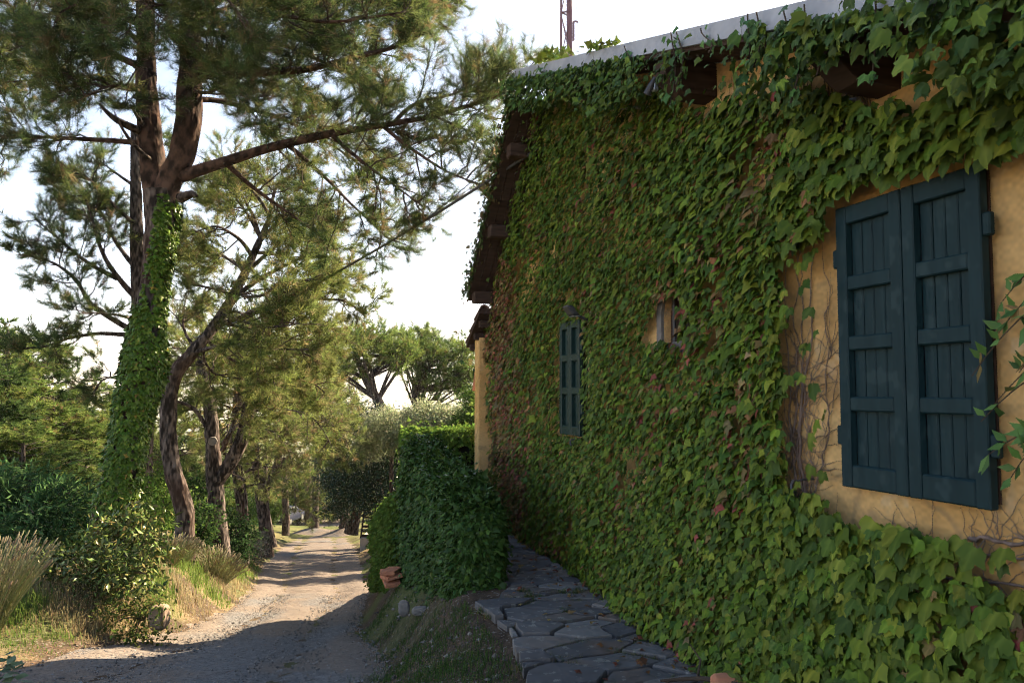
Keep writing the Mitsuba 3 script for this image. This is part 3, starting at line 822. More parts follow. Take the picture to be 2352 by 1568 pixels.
L = lambda *a: np.concatenate(a)
A_ = [L(pos, pos2, P3, pos4, pos5), L(tip, tip2, tip3, tip4, tip5), L(nrm, nrm2, nrm3, nrm4, nrm5), L(size, size2, size3, size4, size5), L(col, col2, col3, col4, col5)]
small = wall_st(A_[0][:, 0], A_[0][:, 1])[0] > -.85
leafy(V, 'lobed', *[q[~small] for q in A_], 'creeper_leaf_matter', 300, rng=rng, jitter=.03)
leafy(V, 'ivy', *[q[small] for q in A_], 'creeper_leaf_matter', 0, rest='far_foliage', rng=rng, jitter=.04)
print('creeper leaves', n + n2 + n3 + n4 + n5)
# stems on the plaster
stems = []
def stem(t0, z0, t1, z1, r0, wig, sd, m=26):
    rr = np.random.default_rng(sd)
    u = np.linspace(0, 1, m)
    w1, w2 = np.cumsum(rr.normal(0, wig, m)), np.cumsum(rr.normal(0, wig, m))
    w1 -= u * w1[-1]; w2 -= u * w2[-1]
    return W(t0 + (t1 - t0) * u + w1, .006 + r0 * (1 - .6 * u) + .004 * np.abs(np.sin(7 * u)), z0 + (z1 - z0) * u + w2 * .5), r0 * (1 - .75 * u)


main = [(-.93, .75, -1.03, 2.40, .016), (-.90, .80, -.94, 2.45, .011), (-.86, .9, -.88, 2.40, .010), (-.98, .9, -1.10, 2.35, .008), (-.82, .2, -.80, 2.3, .012), (-1.0, 1.2, -1.16, 2.2, .005),
        (-1.0, .80, -2.9, .98, .014), (-1.6, .9, -2.9, 1.05, .010), (-2.0, 1.02, -3.0, 1.22, .014), (-.6, .1, -.9, .95, .018), (-.2, 0, -.6, 1.6, .015), (.9, 0, .2, 2.2, .016), (2.0, 0, 1.4, 3.0, .016), (3.3, 0, 2.9, 3.6, .016)]
for i, (a0, b0, a1, b1, r) in enumerate(main):
    p, r_ = stem(a0, b0, a1, b1, r * .62, .016, 100 + i, 34)
    put(f'{V}__stem', tube(p, r_ * (1 + .18 * np.sin(np.arange(34) * 2.3)), 7), 'vine_bark', True)
    stems.append(p)
fine = []
rr = np.random.default_rng(77)
for i in range(260):
    p = stems[rr.integers(0, 9)]
    k = rr.integers(2, 22)
    t0, s0 = wall_st(p[k, 0], p[k, 1]); z0 = p[k, 2]
    a = rr.uniform(0, 2 * math.pi); ln = rr.uniform(.08, .34)
    q, r_ = stem(t0, z0, t0 + ln * math.cos(a), z0 + ln * math.sin(a) * .9 + .05, .0028, .012, 500 + i, 10)
    fine.append(tube(q, r_, 3))
for i in range(90):      # bare runners under the verge
    t0 = rr.uniform(-1.55, -.15)
    z0 = float(roof_z(t0)) - .55
    q, r_ = stem(t0, z0, t0 + rr.normal(0, .10), min(z0 + rr.uniform(.15, .40), float(roof_z(t0)) - .16), .0045, .010, 900 + i, 9)
    fine.append(tube(q, r_, 3))
labels[put(f'{V}__runners', join(fine), 'vine_bark')] = {'label': 'thin bare brown runners clinging to the plaster', 'kind': 'stuff'}

# a second plant, with oval leaves, right of the big window
V2 = thing('shrub_spray', 'spray of oval green leaves hanging beside the right edge of the blue shutters', 'plant')
rr = np.random.default_rng(31)
sp, PP, TT, NN = [], [], [], []
for i in range(9):
    t0, z0 = -3.0 + .1 * rr.random(), 1.45 + .75 * rr.random()
    m = 10; u = np.linspace(0, 1, m)
    p = W(t0 + (.70 + .12 * rr.random()) * u, .05 + .06 * np.sin(2.5 * u) + .03 * rr.random(), z0 + (.25 * rr.random() + .05) * u - (.35 + .2 * rr.random()) * u ** 2)
    sp.append(tube(p, np.array([.005, .002]), 4))
    k = 26
    uu = .15 + .85 * rr.random(k)
    c = np.stack([np.interp(uu, u, p[:, j]) for j in range(3)], -1)
    PP.append(c)
    sgn = rr.choice([-1, 1], k)[:, None]
    TT.append(WD * .5 + sgn * np.array([0, 0, .8]) + WN * .3 + rr.normal(0, .4, (k, 3))); NN.append(WN + np.array([0, 0, .5]) + rr.normal(0, .3, (k, 3)))
PP, TT, NN = map(np.vstack, (PP, TT, NN))
leafy(V2, 'oval', PP, TT, NN, .062 * np.exp(rr.normal(0, .22, len(PP))), palette(rr, len(PP), [(.06, .13, .035), (.085, .16, .04), (.15, .11, .04)], [.45, .42, .13]), 'waxy_leaf_matter', 90, stretch=1.1, rng=rr, jitter=.01)
put(f'{V2}__stem', join(sp), 'twig')

# ------------------------------------------------------------------ trees
def trunk_mesh(pts, radii, sides=32, step=.05, plate=.014, seed=0, freq=(9, 3.2)):
    """A trunk with bark plates standing out of it."""
    p = np.asarray(pts, float)
    l = np.linalg.norm(np.diff(p, axis=0), axis=1).sum()
    k = max(6, int(l / step))
    P, u = resample(p, k)
    R = np.interp(u, np.linspace(0, 1, len(radii)), radii)
    v, f, _ = tubes(P[None], R[None], sides)
    v = v.reshape(k, sides, 3)
    out = unit(v - P[:, None])
    g = np.arange(sides) / sides * 2 * np.pi
    q = np.stack([np.cos(g)[None] * R[:, None] * freq[0] * 1.6, np.sin(g)[None] * R[:, None] * freq[0] * 1.6, (u * l)[:, None] * freq[1] + 0 * g[None]], -1)
    a = meshkit.noise(q, seed) * .65 + meshkit.noise(q * 2.3, seed + 1) * .35
    a = sstep(.34, .58, a) - .6
    b = meshkit.fbm(np.stack([np.cos(g)[None] + 0 * R[:, None], np.sin(g)[None] + 0 * R[:, None], (u * l)[:, None] * 1.3 + 0 * g[None]], -1), 3, seed + 5) - .5
    sc = np.minimum(1, R / .12)[:, None, None]
    v = v + out * (plate * a[..., None] * sc + R[:, None, None] * .22 * b[..., None])
    return v.reshape(-1, 3), f, None


def kids(P, n, umin, umax, ang, length, rng, flat=.55, K=6, up=.10, wig=.05, taper=True):
    """n side branches on each of the polylines P (N, K, 3)."""
    N, k0 = P.shape[:2]
    u = umin + (umax - umin) * (np.arange(n)[None] + rng.random((N, n))) / n
    x = u * (k0 - 1)
    i = np.minimum(x.astype(int), k0 - 2)
    w = (x - i)[..., None]
    r = np.arange(N)[:, None]
    base = P[r, i] * (1 - w) + P[r, i + 1] * w
    tan = unit(P[r, i + 1] - P[r, i])
    q = rng.normal(0, 1, tan.shape) * [1, 1, flat]
    q = unit(q - (q * tan).sum(-1, keepdims=True) * tan)
    an = np.radians(ang[0] + (ang[1] - ang[0]) * rng.random((N, n, 1)))
    d = tan * np.cos(an) + q * np.sin(an)
    L_ = length[0] + (length[1] - length[0]) * rng.random((N, n))
    if taper:
        L_ = L_ * (1.15 - .65 * u)
    s = np.linspace(0, 1, K)
    wv = np.cumsum(rng.normal(0, wig, (N, n, K, 3)), 2) * L_[..., None, None] / K * 2
    wv[:, :, 0] = 0
    pts = base[:, :, None] + d[:, :, None] * (L_[..., None] * s)[..., None] + np.array([0, 0, 1.0]) * (L_[..., None] * up * s ** 2)[..., None] + wv
    return pts.reshape(N * n, K, 3), L_.ravel()


def tufts(pos, axis, n, length, width, rng, cols, weights, spread=(12, 70), along=.6):
    N = len(pos)
    axis = unit(axis)
    q = rng.normal(0, 1, (N, n, 3))
    q = unit(q - (q * axis[:, None]).sum(-1, keepdims=True) * axis[:, None])
    an = np.radians(spread[0] + (spread[1] - spread[0]) * rng.random((N, n, 1)))
    d = axis[:, None] * np.cos(an) + q * np.sin(an)
    L_ = length * (.65 + .6 * rng.random((N, n, 1)))
    b = pos[:, None] - axis[:, None] * (rng.random((N, n, 1)) * length * along)
    side = unit(np.cross(d, rng.normal(0, 1, (N, n, 3)))) * width * .5
    tip = b + d * L_ - np.array([0, 0, 1.0]) * L_ * .10
    v = np.stack([b - side, b + side, tip], 2).reshape(-1, 3)
    f = np.arange(N * n * 3).reshape(-1, 3)
    c = palette(rng, N, cols, weights, .22)
    c = np.repeat(c, n, 0) * np.exp(rng.normal(0, .12, (N * n, 1)))
    return v, f, np.repeat(np.clip(c, .003, .9), 3, 0)


PINE = ([(.095, .135, .048), (.130, .170, .058), (.070, .110, .045), (.20, .16, .085), (.165, .185, .070)], [.33, .25, .18, .14, .10])
OLIVE = ([(.155, .195, .062), (.200, .235, .078), (.115, .150, .050), (.23, .195, .10)], [.35, .28, .2, .17])
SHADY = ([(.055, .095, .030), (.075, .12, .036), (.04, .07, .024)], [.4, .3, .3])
LIGHT = ([(.135, .195, .050), (.18, .225, .065), (.09, .14, .038), (.18, .13, .06)], [.4, .3, .25, .05])


def pine(name, label, trunks, limbs, seed, group=None, n2=12, L2=(.7, 1.5), n3=9, L3=(.22, .5), tuft=(20, .12, .005), per=3, cols=PINE, bark='bark', detail=1.0, r2=.012, r3=.0035,
         umin=.28, flat=.55, up2=.12, bare=0.0, limb_name='limb'):
    """trunks: (points, radii) each; limbs: (points, r0, r1) each, with needles on the outer part."""
    rng = np.random.default_rng(seed)
    K = thing(name, label, 'tree', group)
    for i, (p, r) in enumerate(trunks):
        m = trunk_mesh(p, r, int(14 + 26 * detail), .05 / max(detail, .3), .016 * detail, seed + i)
        put(f'{K}__trunk', m, 'bark' if i == 0 else bark, True)
    lp = []
    for p, r0, r1 in limbs:
        P, u = resample(p, 14)
        P = P + np.cumsum(rng.normal(0, .012, P.shape), 0) * np.linalg.norm(P[-1] - P[0]) * .12
        lp.append(P)
        rr = r0 + (r1 - r0) * u ** .8
        m = trunk_mesh(P, rr, 10 if detail < .8 else 14, .09, .006 * detail, seed + 50) if r0 > .04 and detail > .5 else tubes(P[None], rr[None], 6)
        put(f'{K}__{limb_name}', m, bark, True)
    lp = np.array(lp)
    # more side branches on longer limbs
    ln = np.linalg.norm(np.diff(lp, axis=1), axis=2).sum(1)
    second, third, l2 = [], [], []
    for P, l in zip(lp, ln):
        c, cl = kids(P[None], max(3, int(n2 * l / 2.5)), umin, 1.0, (35, 80), L2, rng, flat, 8, up2, .10)
        second.append(c)
    second = np.vstack(second)
    tw, _ = kids(second, n3, .18, 1.0, (30, 75), L3, rng, .7, 5, .22, .12)
    wood = [tubes(second, np.repeat(np.linspace(r2, r2 * .3, 8)[None], len(second), 0), 4),
            tubes(tw, np.repeat(np.linspace(r3, r3 * .5, 5)[None], len(tw), 0), 3)]
    labels[put(f'{K}__twigs', join([(a, b) for a, b, _ in wood]), 'twig')] = {'kind': 'stuff'}
    # tufts on the twigs and the ends of the branches
    pos, ax = [], []
    ends = [1.0, .74, .5, .86][:per]
    for src, us in ((tw, ends), (second, [1.0, .9]), (lp, [1.0])):
        k0 = src.shape[1]
        for u in us:
            x = min(u * (k0 - 1), k0 - 1.001); i = int(x)
            pos.append(src[:, i] + (src[:, i + 1] - src[:, i]) * (x - i)); ax.append(unit(src[:, i + 1] - src[:, i]) + np.array([0, 0, .35]))
    pos, ax = np.vstack(pos), np.vstack(ax)
    if bare:
        k = rng.random(len(pos)) > bare
        pos, ax = pos[k], ax[k]
    m = tufts(pos, ax, tuft[0], tuft[1], tuft[2], rng, *cols)
    labels[put(f'{K}__crown', m, 'needle_matter')] = {'kind': 'stuff'}
    global TRI
    TRI += len(m[1]) + len(wood[0][1]) + len(wood[1][1])
    return K


TRI = 0


def P(*pts):
    return [list(p) for p in pts]


# --- the ivy clad pine in front
big = 'large two stemmed pine with ivy up its leaning trunk, standing left of the drive'
ivy_trunk = P((-5.320, 10.500, -0.795), (-5.205, 10.500, -0.021), (-5.036, 10.500, 0.704), (-4.919, 10.500, 1.323), (-4.832, 10.500, 1.833), (-4.778, 10.500, 2.345), (-4.726, 10.500, 2.919), (-4.664, 10.500, 3.555), (-4.639, 10.500, 3.903), (-4.637, 10.500, 4.253))
ivy_rad = [.26, .215, .19, .175, .18, .20, .172, .155, .185, .225]
right_stem = P((-4.612, 10.480, 4.074), (-4.505, 10.450, 4.416), (-4.332, 10.400, 4.751), (-4.265, 10.400, 5.277), (-4.259, 10.400, 5.925), (-4.284, 10.400, 6.697), (-4.303, 10.400, 8.141))
left_stem = P((-4.691, 10.550, 4.149), (-4.808, 10.600, 4.634), (-4.875, 10.600, 5.169), (-4.957, 10.650, 5.787), (-4.992, 10.650, 6.576), (-5.038, 10.600, 8.143))
limbs = [
    (P((-4.353, 10.400, 4.431), (-3.720, 10.300, 4.594), (-3.014, 10.200, 4.776), (-2.296, 10.000, 4.866), (-1.618, 9.900, 4.933), (-0.953, 9.800, 5.021), (-0.408, 9.700, 5.150), (0.021, 9.700, 5.331)), .085, .016),
    (P((-4.244, 10.400, 5.795), (-3.553, 10.400, 5.831), (-2.834, 10.300, 5.813), (-2.220, 10.100, 5.858), (-1.645, 10.000, 5.975), (-1.091, 10.000, 6.215)), .085, .015),
    (P((-4.299, 10.500, 6.415), (-3.856, 10.900, 6.555), (-3.367, 11.300, 6.621), (-2.678, 11.600, 6.424), (-2.066, 11.800, 6.239)), .05, .012),
    (P((-4.271, 10.400, 6.876), (-3.498, 10.500, 7.229), (-2.583, 10.600, 7.283), (-1.735, 10.500, 6.987), (-1.030, 10.500, 6.716)), .06, .012),
    (P((-4.276, 10.400, 7.056), (-3.298, 9.600, 6.360), (-2.487, 9.000, 5.908), (-1.822, 8.700, 5.714), (-1.213, 8.500, 5.717)), .05, .010),
    (P((-4.334, 10.500, 5.491), (-3.992, 11.000, 5.645), (-3.376, 11.400, 5.567), (-2.707, 11.800, 5.308), (-2.086, 12.000, 4.900)), .045, .010),
    (P((-2.296, 10.000, 4.866), (-1.886, 9.900, 4.489), (-1.487, 9.800, 4.186), (-1.108, 9.800, 3.913)), .035, .008),
    (P((-1.618, 9.900, 4.933), (-1.221, 9.800, 4.597), (-0.779, 9.700, 4.295), (-0.348, 9.600, 4.106)), .030, .008),
    (P((-2.902, 10.200, 4.794), (-2.470, 10.300, 4.433), (-2.031, 10.400, 3.997), (-1.628, 10.400, 3.622)), .034, .008),
    (P((-0.953, 9.800, 5.021), (-0.573, 9.800, 4.856), (-0.195, 9.800, 4.707)), .020, .006),
    (P((-3.720, 10.300, 4.577), (-3.471, 10.600, 4.338), (-3.145, 10.900, 4.112), (-2.734, 11.200, 3.809)), .038, .008),
    (P((-1.509, 9.900, 4.944), (-1.183, 9.900, 5.240), (-0.745, 9.900, 5.352), (-0.307, 9.900, 5.605)), .030, .008),
    (P((-4.974, 10.600, 4.943), (-5.479, 10.500, 4.946), (-6.058, 10.400, 4.938), (-6.561, 10.200, 4.885), (-6.988, 10.000, 4.911)), .040, .012),
    (P((-4.945, 10.600, 5.948), (-5.348, 10.400, 6.073), (-5.818, 10.200, 6.161), (-6.318, 10.000, 6.129), (-6.842, 9.800, 5.955)), .050, .012),
    (P((-4.974, 10.600, 6.552), (-5.431, 10.300, 6.648), (-5.948, 10.000, 6.673), (-6.595, 9.800, 6.572)), .050, .012),
    (P((-4.984, 10.700, 5.746), (-5.685, 11.200, 6.004), (-6.471, 11.600, 6.292), (-7.423, 12.000, 6.386), (-8.220, 12.200, 6.397)), .035, .010),
    (P((-4.243, 10.300, 6.412), (-4.056, 9.500, 6.256), (-3.955, 8.800, 5.963), (-3.910, 8.200, 5.525)), .045, .010),
    (P((-4.252, 10.300, 6.766), (-3.811, 9.400, 6.477), (-3.245, 8.600, 6.012), (-2.907, 8.200, 5.619)), .040, .010),
    (P((-4.932, 10.500, 6.867), (-4.748, 9.600, 6.526), (-4.748, 8.900, 6.115), (-4.907, 8.500, 5.717)), .040, .010),
    (P((-4.310, 10.500, 6.146), (-4.242, 11.300, 6.428), (-4.100, 12.000, 6.522), (-3.742, 12.600, 6.554)), .035, .010),
    (P((-4.952, 10.600, 6.189), (-4.888, 9.800, 6.178), (-4.998, 9.200, 5.898), (-5.216, 8.800, 5.560)), .040, .010),
    (P((-4.969, 10.600, 6.795), (-5.791, 11.200, 7.411), (-6.763, 11.800, 7.790), (-7.731, 12.200, 7.719)), .040, .010),
    (P((-4.961, 10.700, 5.565), (-4.804, 9.900, 5.436), (-4.822, 9.300, 5.204), (-4.960, 9.000, 4.935)), .030, .008),
    (P((-4.319, 10.500, 6.506), (-4.169, 11.400, 7.187), (-3.782, 12.200, 7.649), (-3.106, 12.800, 7.580)), .040, .010),
    (P((-4.298, 10.500, 5.669), (-3.777, 9.800, 5.342), (-3.242, 9.200, 5.217), (-2.789, 8.900, 4.998)), .030, .008),
    (P((-4.302, 10.400, 7.176), (-3.484, 10.800, 7.702), (-2.482, 11.200, 7.799), (-1.567, 11.400, 7.580), (-1.000, 11.500, 7.236)), .045, .010),
]
big_pine = pine('ivy_clad_pine', big, [(ivy_trunk, ivy_rad), (right_stem, [.15, .165, .16, .14, .125, .11, .08]), (left_stem, [.17, .16, .13, .115, .11, .08])], limbs, 1,
                n2=17, L2=(.55, 1.35), n3=14, L3=(.20, .48), tuft=(20, .135, .0066), per=3, bark='young_bark', bare=.05)
# broken dead branches
for i, (p, r) in enumerate([(P((-4.926, 10.550, 5.063), (-5.068, 10.300, 5.097), (-5.220, 10.200, 5.195), (-5.296, 10.100, 5.297)), .06), (P((-4.893, 10.500, 5.135), (-4.919, 10.300, 5.230), (-4.942, 10.200, 5.322)), .03), (P((-4.764, 10.500, 4.664), (-4.870, 10.200, 4.776), (-5.005, 10.000, 5.051), (-5.053, 10.000, 5.164)), .028),
                            (P((-4.345, 10.400, 4.141), (-4.123, 10.200, 4.149), (-4.015, 10.100, 4.096)), .07)]):
    put(f'{big_pine}__dead_branch', tube(p, np.array([r, r * .8, r * .25]), 8, 10), 'bark', True)

# ivy leaves on its trunk
rng = np.random.default_rng(41)
IV = thing('trunk_ivy', 'dark green ivy clothing the leaning trunk of the large pine', 'climbing plant')
n = 14500
P_, u_ = resample(ivy_trunk, 200)
uu = rng.random(n) ** .92 * .99
gg = rng.random(n) * 2 * np.pi
frame_t = unit(np.gradient(P_, axis=0))
ii = np.minimum((uu * 199).astype(int), 198)
tan = frame_t[ii]
e1 = unit(np.cross(tan, [0, 1.0, 0])); e2 = np.cross(tan, e1)
out = e1 * np.cos(gg)[:, None] + e2 * np.sin(gg)[:, None]
R_ = np.interp(uu, np.linspace(0, 1, len(ivy_rad)), ivy_rad)
# the ivy is thickest in the middle and leaves the left side bare above and below
thick = .02 + .065 * np.exp(-((uu - .52) / .12) ** 2) + .03 * np.exp(-((uu - .28) / .12) ** 2)
bulge = .07 * (meshkit.fbm(np.stack([np.cos(gg) * 1.2, np.sin(gg) * 1.2, uu * 9], -1), 3, 3) - .35)
leftness = -out[:, 0]
keep = ~((uu > .70) & (leftness > .35 - .9 * (uu - .7) * 2)) & ~((uu < .28) & (leftness > .55)) & ~((uu > .93) & (rng.random(n) < (uu - .93) * 13))
keep &= meshkit.fbm(np.stack([np.cos(gg) * 2, np.sin(gg) * 2, uu * 14], -1), 2, 8) > .30
rad = R_ + np.clip(thick + bulge, .02, .5) * (.75 + .35 * rng.random(n))
ipos = P_[ii] + out * rad[:, None]
lift = np.clip(rng.normal(.45, .25, n), 0, 1.2)[:, None]
dn = np.array([0, 0, -1.0]) + rng.normal(0, .42, (n, 3))
tip = dn * np.cos(lift) + out * np.sin(lift)
nrm = out * np.cos(lift) + np.array([0, 0, 1.0]) * np.sin(lift) + rng.normal(0, .3, (n, 3))
size = .062 * np.exp(rng.normal(0, .22, n))
col = palette(rng, n, [(.052, .098, .014), (.074, .125, .018), (.105, .155, .022), (.20, .14, .03)], [.42, .35, .21, .02], .22)
k = keep
leafy(IV, 'ivy', ipos[k], tip[k], nrm[k], size[k], col[k], 'waxy_leaf_matter', 300, rng=rng, jitter=.03, seen=(out[k, 1] < -.3))

# --- the pines behind it along the drive
row = 'pines standing in a row left of the drive'
t2 = P((-5.215, 13.000, -1.400), (-5.221, 13.000, -0.888), (-5.226, 13.000, -0.407), (-5.336, 13.000, 0.048), (-5.449, 13.000, 0.366), (-5.518, 13.000, 0.838), (-5.540, 13.000, 1.397), (-5.481, 13.000, 1.832), (-5.189, 13.000, 2.226), (-4.883, 13.100, 2.659), (-4.679, 13.300, 3.125), (-4.429, 13.600, 3.907), (-4.267, 14.000, 4.671))
l2 = [
    (P((-4.883, 13.100, 2.659), (-4.215, 13.000, 2.877), (-3.484, 12.900, 3.079), (-2.760, 12.800, 3.068), (-2.374, 12.800, 2.858)), .05, .012),
    (P((-4.679, 13.300, 3.125), (-4.005, 13.200, 3.548), (-3.264, 13.100, 3.822), (-2.688, 13.100, 3.569)), .05, .012),
    (P((-5.189, 13.000, 2.226), (-4.349, 12.600, 2.357), (-3.577, 12.300, 2.273), (-3.018, 12.200, 2.267)), .04, .010),
    (P((-5.022, 13.100, 2.494), (-4.584, 13.300, 2.111), (-4.137, 13.500, 1.899), (-3.797, 13.600, 1.754)), .035, .010),
    (P((-4.538, 13.500, 3.592), (-3.987, 13.600, 4.132), (-3.598, 13.800, 4.474), (-3.216, 13.800, 4.169)), .045, .010),
    (P((-4.782, 13.200, 2.897), (-4.152, 12.400, 2.683), (-3.565, 11.800, 2.566), (-3.038, 11.500, 2.604)), .035, .010),
    (P((-4.429, 13.600, 3.907), (-4.595, 13.200, 4.203), (-4.740, 12.800, 4.266), (-5.076, 12.600, 4.085)), .04, .010),
    (P((-4.608, 13.300, 3.198), (-4.894, 12.900, 3.291), (-5.085, 12.500, 3.307)), .035, .010),
    (P((-4.350, 13.800, 4.245), (-4.663, 13.800, 4.780), (-4.974, 13.800, 5.164)), .04, .010),
    (P((-4.350, 13.800, 4.245), (-3.861, 14.200, 4.715), (-3.284, 14.400, 4.759)), .04, .010),
    (P((-4.267, 14.000, 4.671), (-4.184, 14.200, 5.347), (-3.929, 14.400, 5.560)), .04, .010),
    (P((-5.160, 13.100, 2.316), (-5.466, 13.300, 2.762), (-5.527, 13.600, 3.234)), .03, .010),
    (P((-4.851, 13.200, 2.753), (-4.381, 14.000, 2.670), (-3.773, 14.600, 2.557), (-3.144, 15.000, 2.665)), .03, .010),
    (P((-4.350, 13.800, 4.245), (-4.855, 14.600, 5.046), (-5.380, 15.400, 5.492), (-6.113, 16.000, 5.465)), .035, .010),
    (P((-4.539, 13.500, 3.667), (-5.090, 14.200, 4.008), (-5.716, 14.800, 4.355), (-6.194, 15.200, 4.094)), .035, .010),
    (P((-4.609, 13.300, 3.271), (-3.954, 12.600, 3.114), (-3.442, 12.000, 3.239), (-2.885, 11.600, 3.248)), .035, .010),
    (P((-4.952, 13.100, 2.566), (-5.127, 13.400, 2.115), (-5.050, 13.800, 1.906), (-4.737, 14.200, 1.991)), .03, .010),
    (P((-4.356, 13.600, 3.982), (-4.060, 14.400, 4.042), (-3.568, 15.000, 3.731), (-3.156, 15.400, 3.619)), .035, .010),
    (P((-4.267, 14.000, 4.671), (-4.943, 14.600, 5.452), (-5.579, 15.000, 5.809), (-6.278, 15.300, 5.808)), .035, .010),
]
pine('pine', 'pine with a crooked reddish trunk, nearest the drive behind the ivy clad one', [(t2, [.19, .155, .142, .135, .13, .125, .12, .098, .085, .075, .065, .055, .04])], l2, 2, row,
     n2=15, L2=(.5, 1.15), n3=11, L3=(.18, .45), tuft=(18, .14, .0082), per=3, cols=OLIVE, up2=.05)
t3 = P((-5.721, 16.000, -1.630), (-5.790, 16.000, -0.870), (-5.879, 16.000, -0.021), (-5.940, 16.000, 0.748), (-5.997, 16.000, 1.350), (-6.205, 16.200, 1.784), (-6.364, 16.400, 2.230))
t3b = P((-5.849, 16.000, -0.191), (-5.540, 15.950, 0.239), (-5.294, 15.900, 0.754), (-5.185, 15.900, 1.266), (-5.126, 15.900, 1.737), (-5.000, 16.000, 2.475), (-4.756, 16.300, 3.380))
l3 = [
    (P((-5.938, 16.000, 0.663), (-6.098, 15.900, 1.052), (-6.280, 15.800, 1.310), (-6.539, 15.700, 1.422)), .055, .03),
    (P((-5.663, 15.800, 0.463), (-5.467, 15.700, 0.848), (-5.315, 15.600, 1.272), (-5.265, 15.600, 1.693)), .045, .02),
    (P((-5.666, 15.800, 0.590), (-5.308, 15.600, 0.979), (-5.185, 15.600, 1.104), (-4.824, 15.500, 1.483)), .035, .012),
    (P((-5.126, 15.900, 1.737), (-4.527, 15.600, 1.946), (-3.916, 15.200, 1.855), (-3.495, 15.000, 1.608)), .04, .01),
    (P((-5.000, 16.000, 2.475), (-4.253, 15.800, 2.550), (-3.600, 15.600, 2.115)), .04, .01),
    (P((-6.364, 16.400, 2.230), (-6.644, 16.200, 2.486), (-6.996, 16.000, 2.475)), .04, .01),
    (P((-5.000, 16.000, 2.475), (-5.662, 16.400, 2.675), (-6.252, 16.800, 2.519)), .04, .01),
    (P((-5.080, 16.000, 2.128), (-5.124, 17.000, 2.345), (-4.781, 17.800, 2.091), (-4.387, 18.200, 1.512)), .04, .01),
    (P((-6.205, 16.200, 1.784), (-6.228, 17.000, 2.253), (-6.137, 17.800, 2.380)), .04, .01),
]
pine('pine', 'forked grey pine with a sawn branch scar, behind the lavender', [(t3, [.205, .17, .155, .145, .13, .11, .09]), (t3b, [.12, .13, .125, .115, .105, .085, .055])], l3, 3, row,
     n2=13, L2=(.5, 1.1), n3=9, L3=(.2, .45), tuft=(17, .16, .011), per=3, cols=OLIVE, umin=.4)
k = 'pine_001__scar'
put(k, tube([(-5.853, 15.820, 0.656), (-5.832, 15.740, 0.652)], .085, 14), 'grey_stone')
labels[k] = {'label': 'round pale scar of a sawn branch'}


def auto_limbs(rng, base, h0, h1, n, length, droop=0.0, rise=.25, r=.035, sector=None):
    out = []
    for i in range(n):
        u = (i + rng.random()) / n
        z = h0 + (h1 - h0) * u
        a = rng.uniform(*(sector or (0, 2 * math.pi)))
        l = length * (1.0 - .45 * u ** 2) * rng.uniform(.75, 1.15)
        d = np.array([math.cos(a), math.sin(a), 0])
        b = np.array([np.interp(z, base[:, 2], base[:, 0]), np.interp(z, base[:, 2], base[:, 1]), z])
        out.append(([b, b + d * l * .35 + [0, 0, rise * l * .30], b + d * l * .7 + [0, 0, rise * l * .45 - droop * l * .1], b + d * l + [0, 0, (rise - droop) * l * .5]], r, .008))
    return out


def auto_pine(label, pts, radii, h0, h1, n, length, seed, cols=OLIVE, group=row, name='pine', **kw):
    rng = np.random.default_rng(seed)
    b = np.array(pts, float)
    o = np.argsort(b[:, 2])
    lim = auto_limbs(rng, b[o], h0, h1, n, length, kw.pop('droop', .3), kw.pop('rise', .3), kw.pop('r', .035), kw.pop('sector', None))
    return pine(name, label, [(pts, radii)], lim, seed, group, **kw, cols=cols)


far_kw = dict(n2=9, L2=(.6, 1.3), n3=7, L3=(.3, .6), detail=.55, per=2, r2=.014, r3=.005)
auto_pine('dark slender pine trunk between the forked pine and the one carrying a board', P((-6.523, 19.500, -2.439), (-6.472, 19.500, -1.411), (-6.599, 19.500, -0.376), (-6.717, 19.600, 0.557), (-6.689, 19.700, 1.611), (-6.688, 20.000, 2.911)), [.16, .135, .125, .12, .11, .07],
          -.2, 4.2, 20, 2.3, 4, tuft=(13, .18, .014), droop=.9, umin=.35, **far_kw)
auto_pine('low forked pine with a small board nailed to its trunk', P((-6.623, 22.000, -2.818), (-6.701, 22.000, -1.797), (-6.822, 22.000, -1.039), (-6.956, 22.000, -0.277), (-7.070, 22.000, 0.665)), [.20, .16, .165, .12, .09],
          .1, 3.8, 26, 2.7, 5, tuft=(13, .18, .015), droop=.9, **far_kw)
k5 = [k for k in labels if k.startswith('pine_') and '__' not in k][-1]
put(f'{k5}__trunk', trunk_mesh(P((-6.798, 22.000, -1.097), (-6.510, 22.000, -0.688), (-6.343, 22.000, -0.160), (-6.296, 22.200, 0.656)), [.12, .11, .09, .06], 22, .08, .012, 9), 'bark', True)
put(f'{k5}__board', box((-.13, -.03, -.045), (.13, 0, .045), lambda v: np.array((-6.610, 21.680, -2.011)) + v, .004), 'old_wood')
labels[f'{k5}__board'] = {'label': 'small weathered board nailed across the trunk'}
auto_pine('thin leaning pine trunk with a sunlit edge, beside the one carrying a board', P((-6.866, 23.500, -2.847), (-6.989, 23.500, -2.339), (-7.115, 23.500, -1.655), (-7.170, 23.500, -0.781), (-7.172, 23.600, 0.344)), [.11, .09, .08, .07, .04],
          .6, 3.4, 14, 2.1, 6, tuft=(13, .18, .015), droop=.8, **far_kw)
auto_pine('short thin lit stem standing on the kerb of the drive below the slender pine', P((-5.848, 18.000, -2.147), (-5.851, 18.000, -1.560), (-5.915, 18.100, -1.003), (-5.999, 18.200, -0.438)), [.05, .045, .04, .02], -.55, -.0, 4, .9, 12, tuft=(8, .15, .009), group=None, name='sapling', **{**far_kw, 'n2': 6})
far_kw2 = dict(n2=8, L2=(.9, 1.8), n3=7, L3=(.4, .9), detail=.4, per=2, r2=.02, r3=.009)
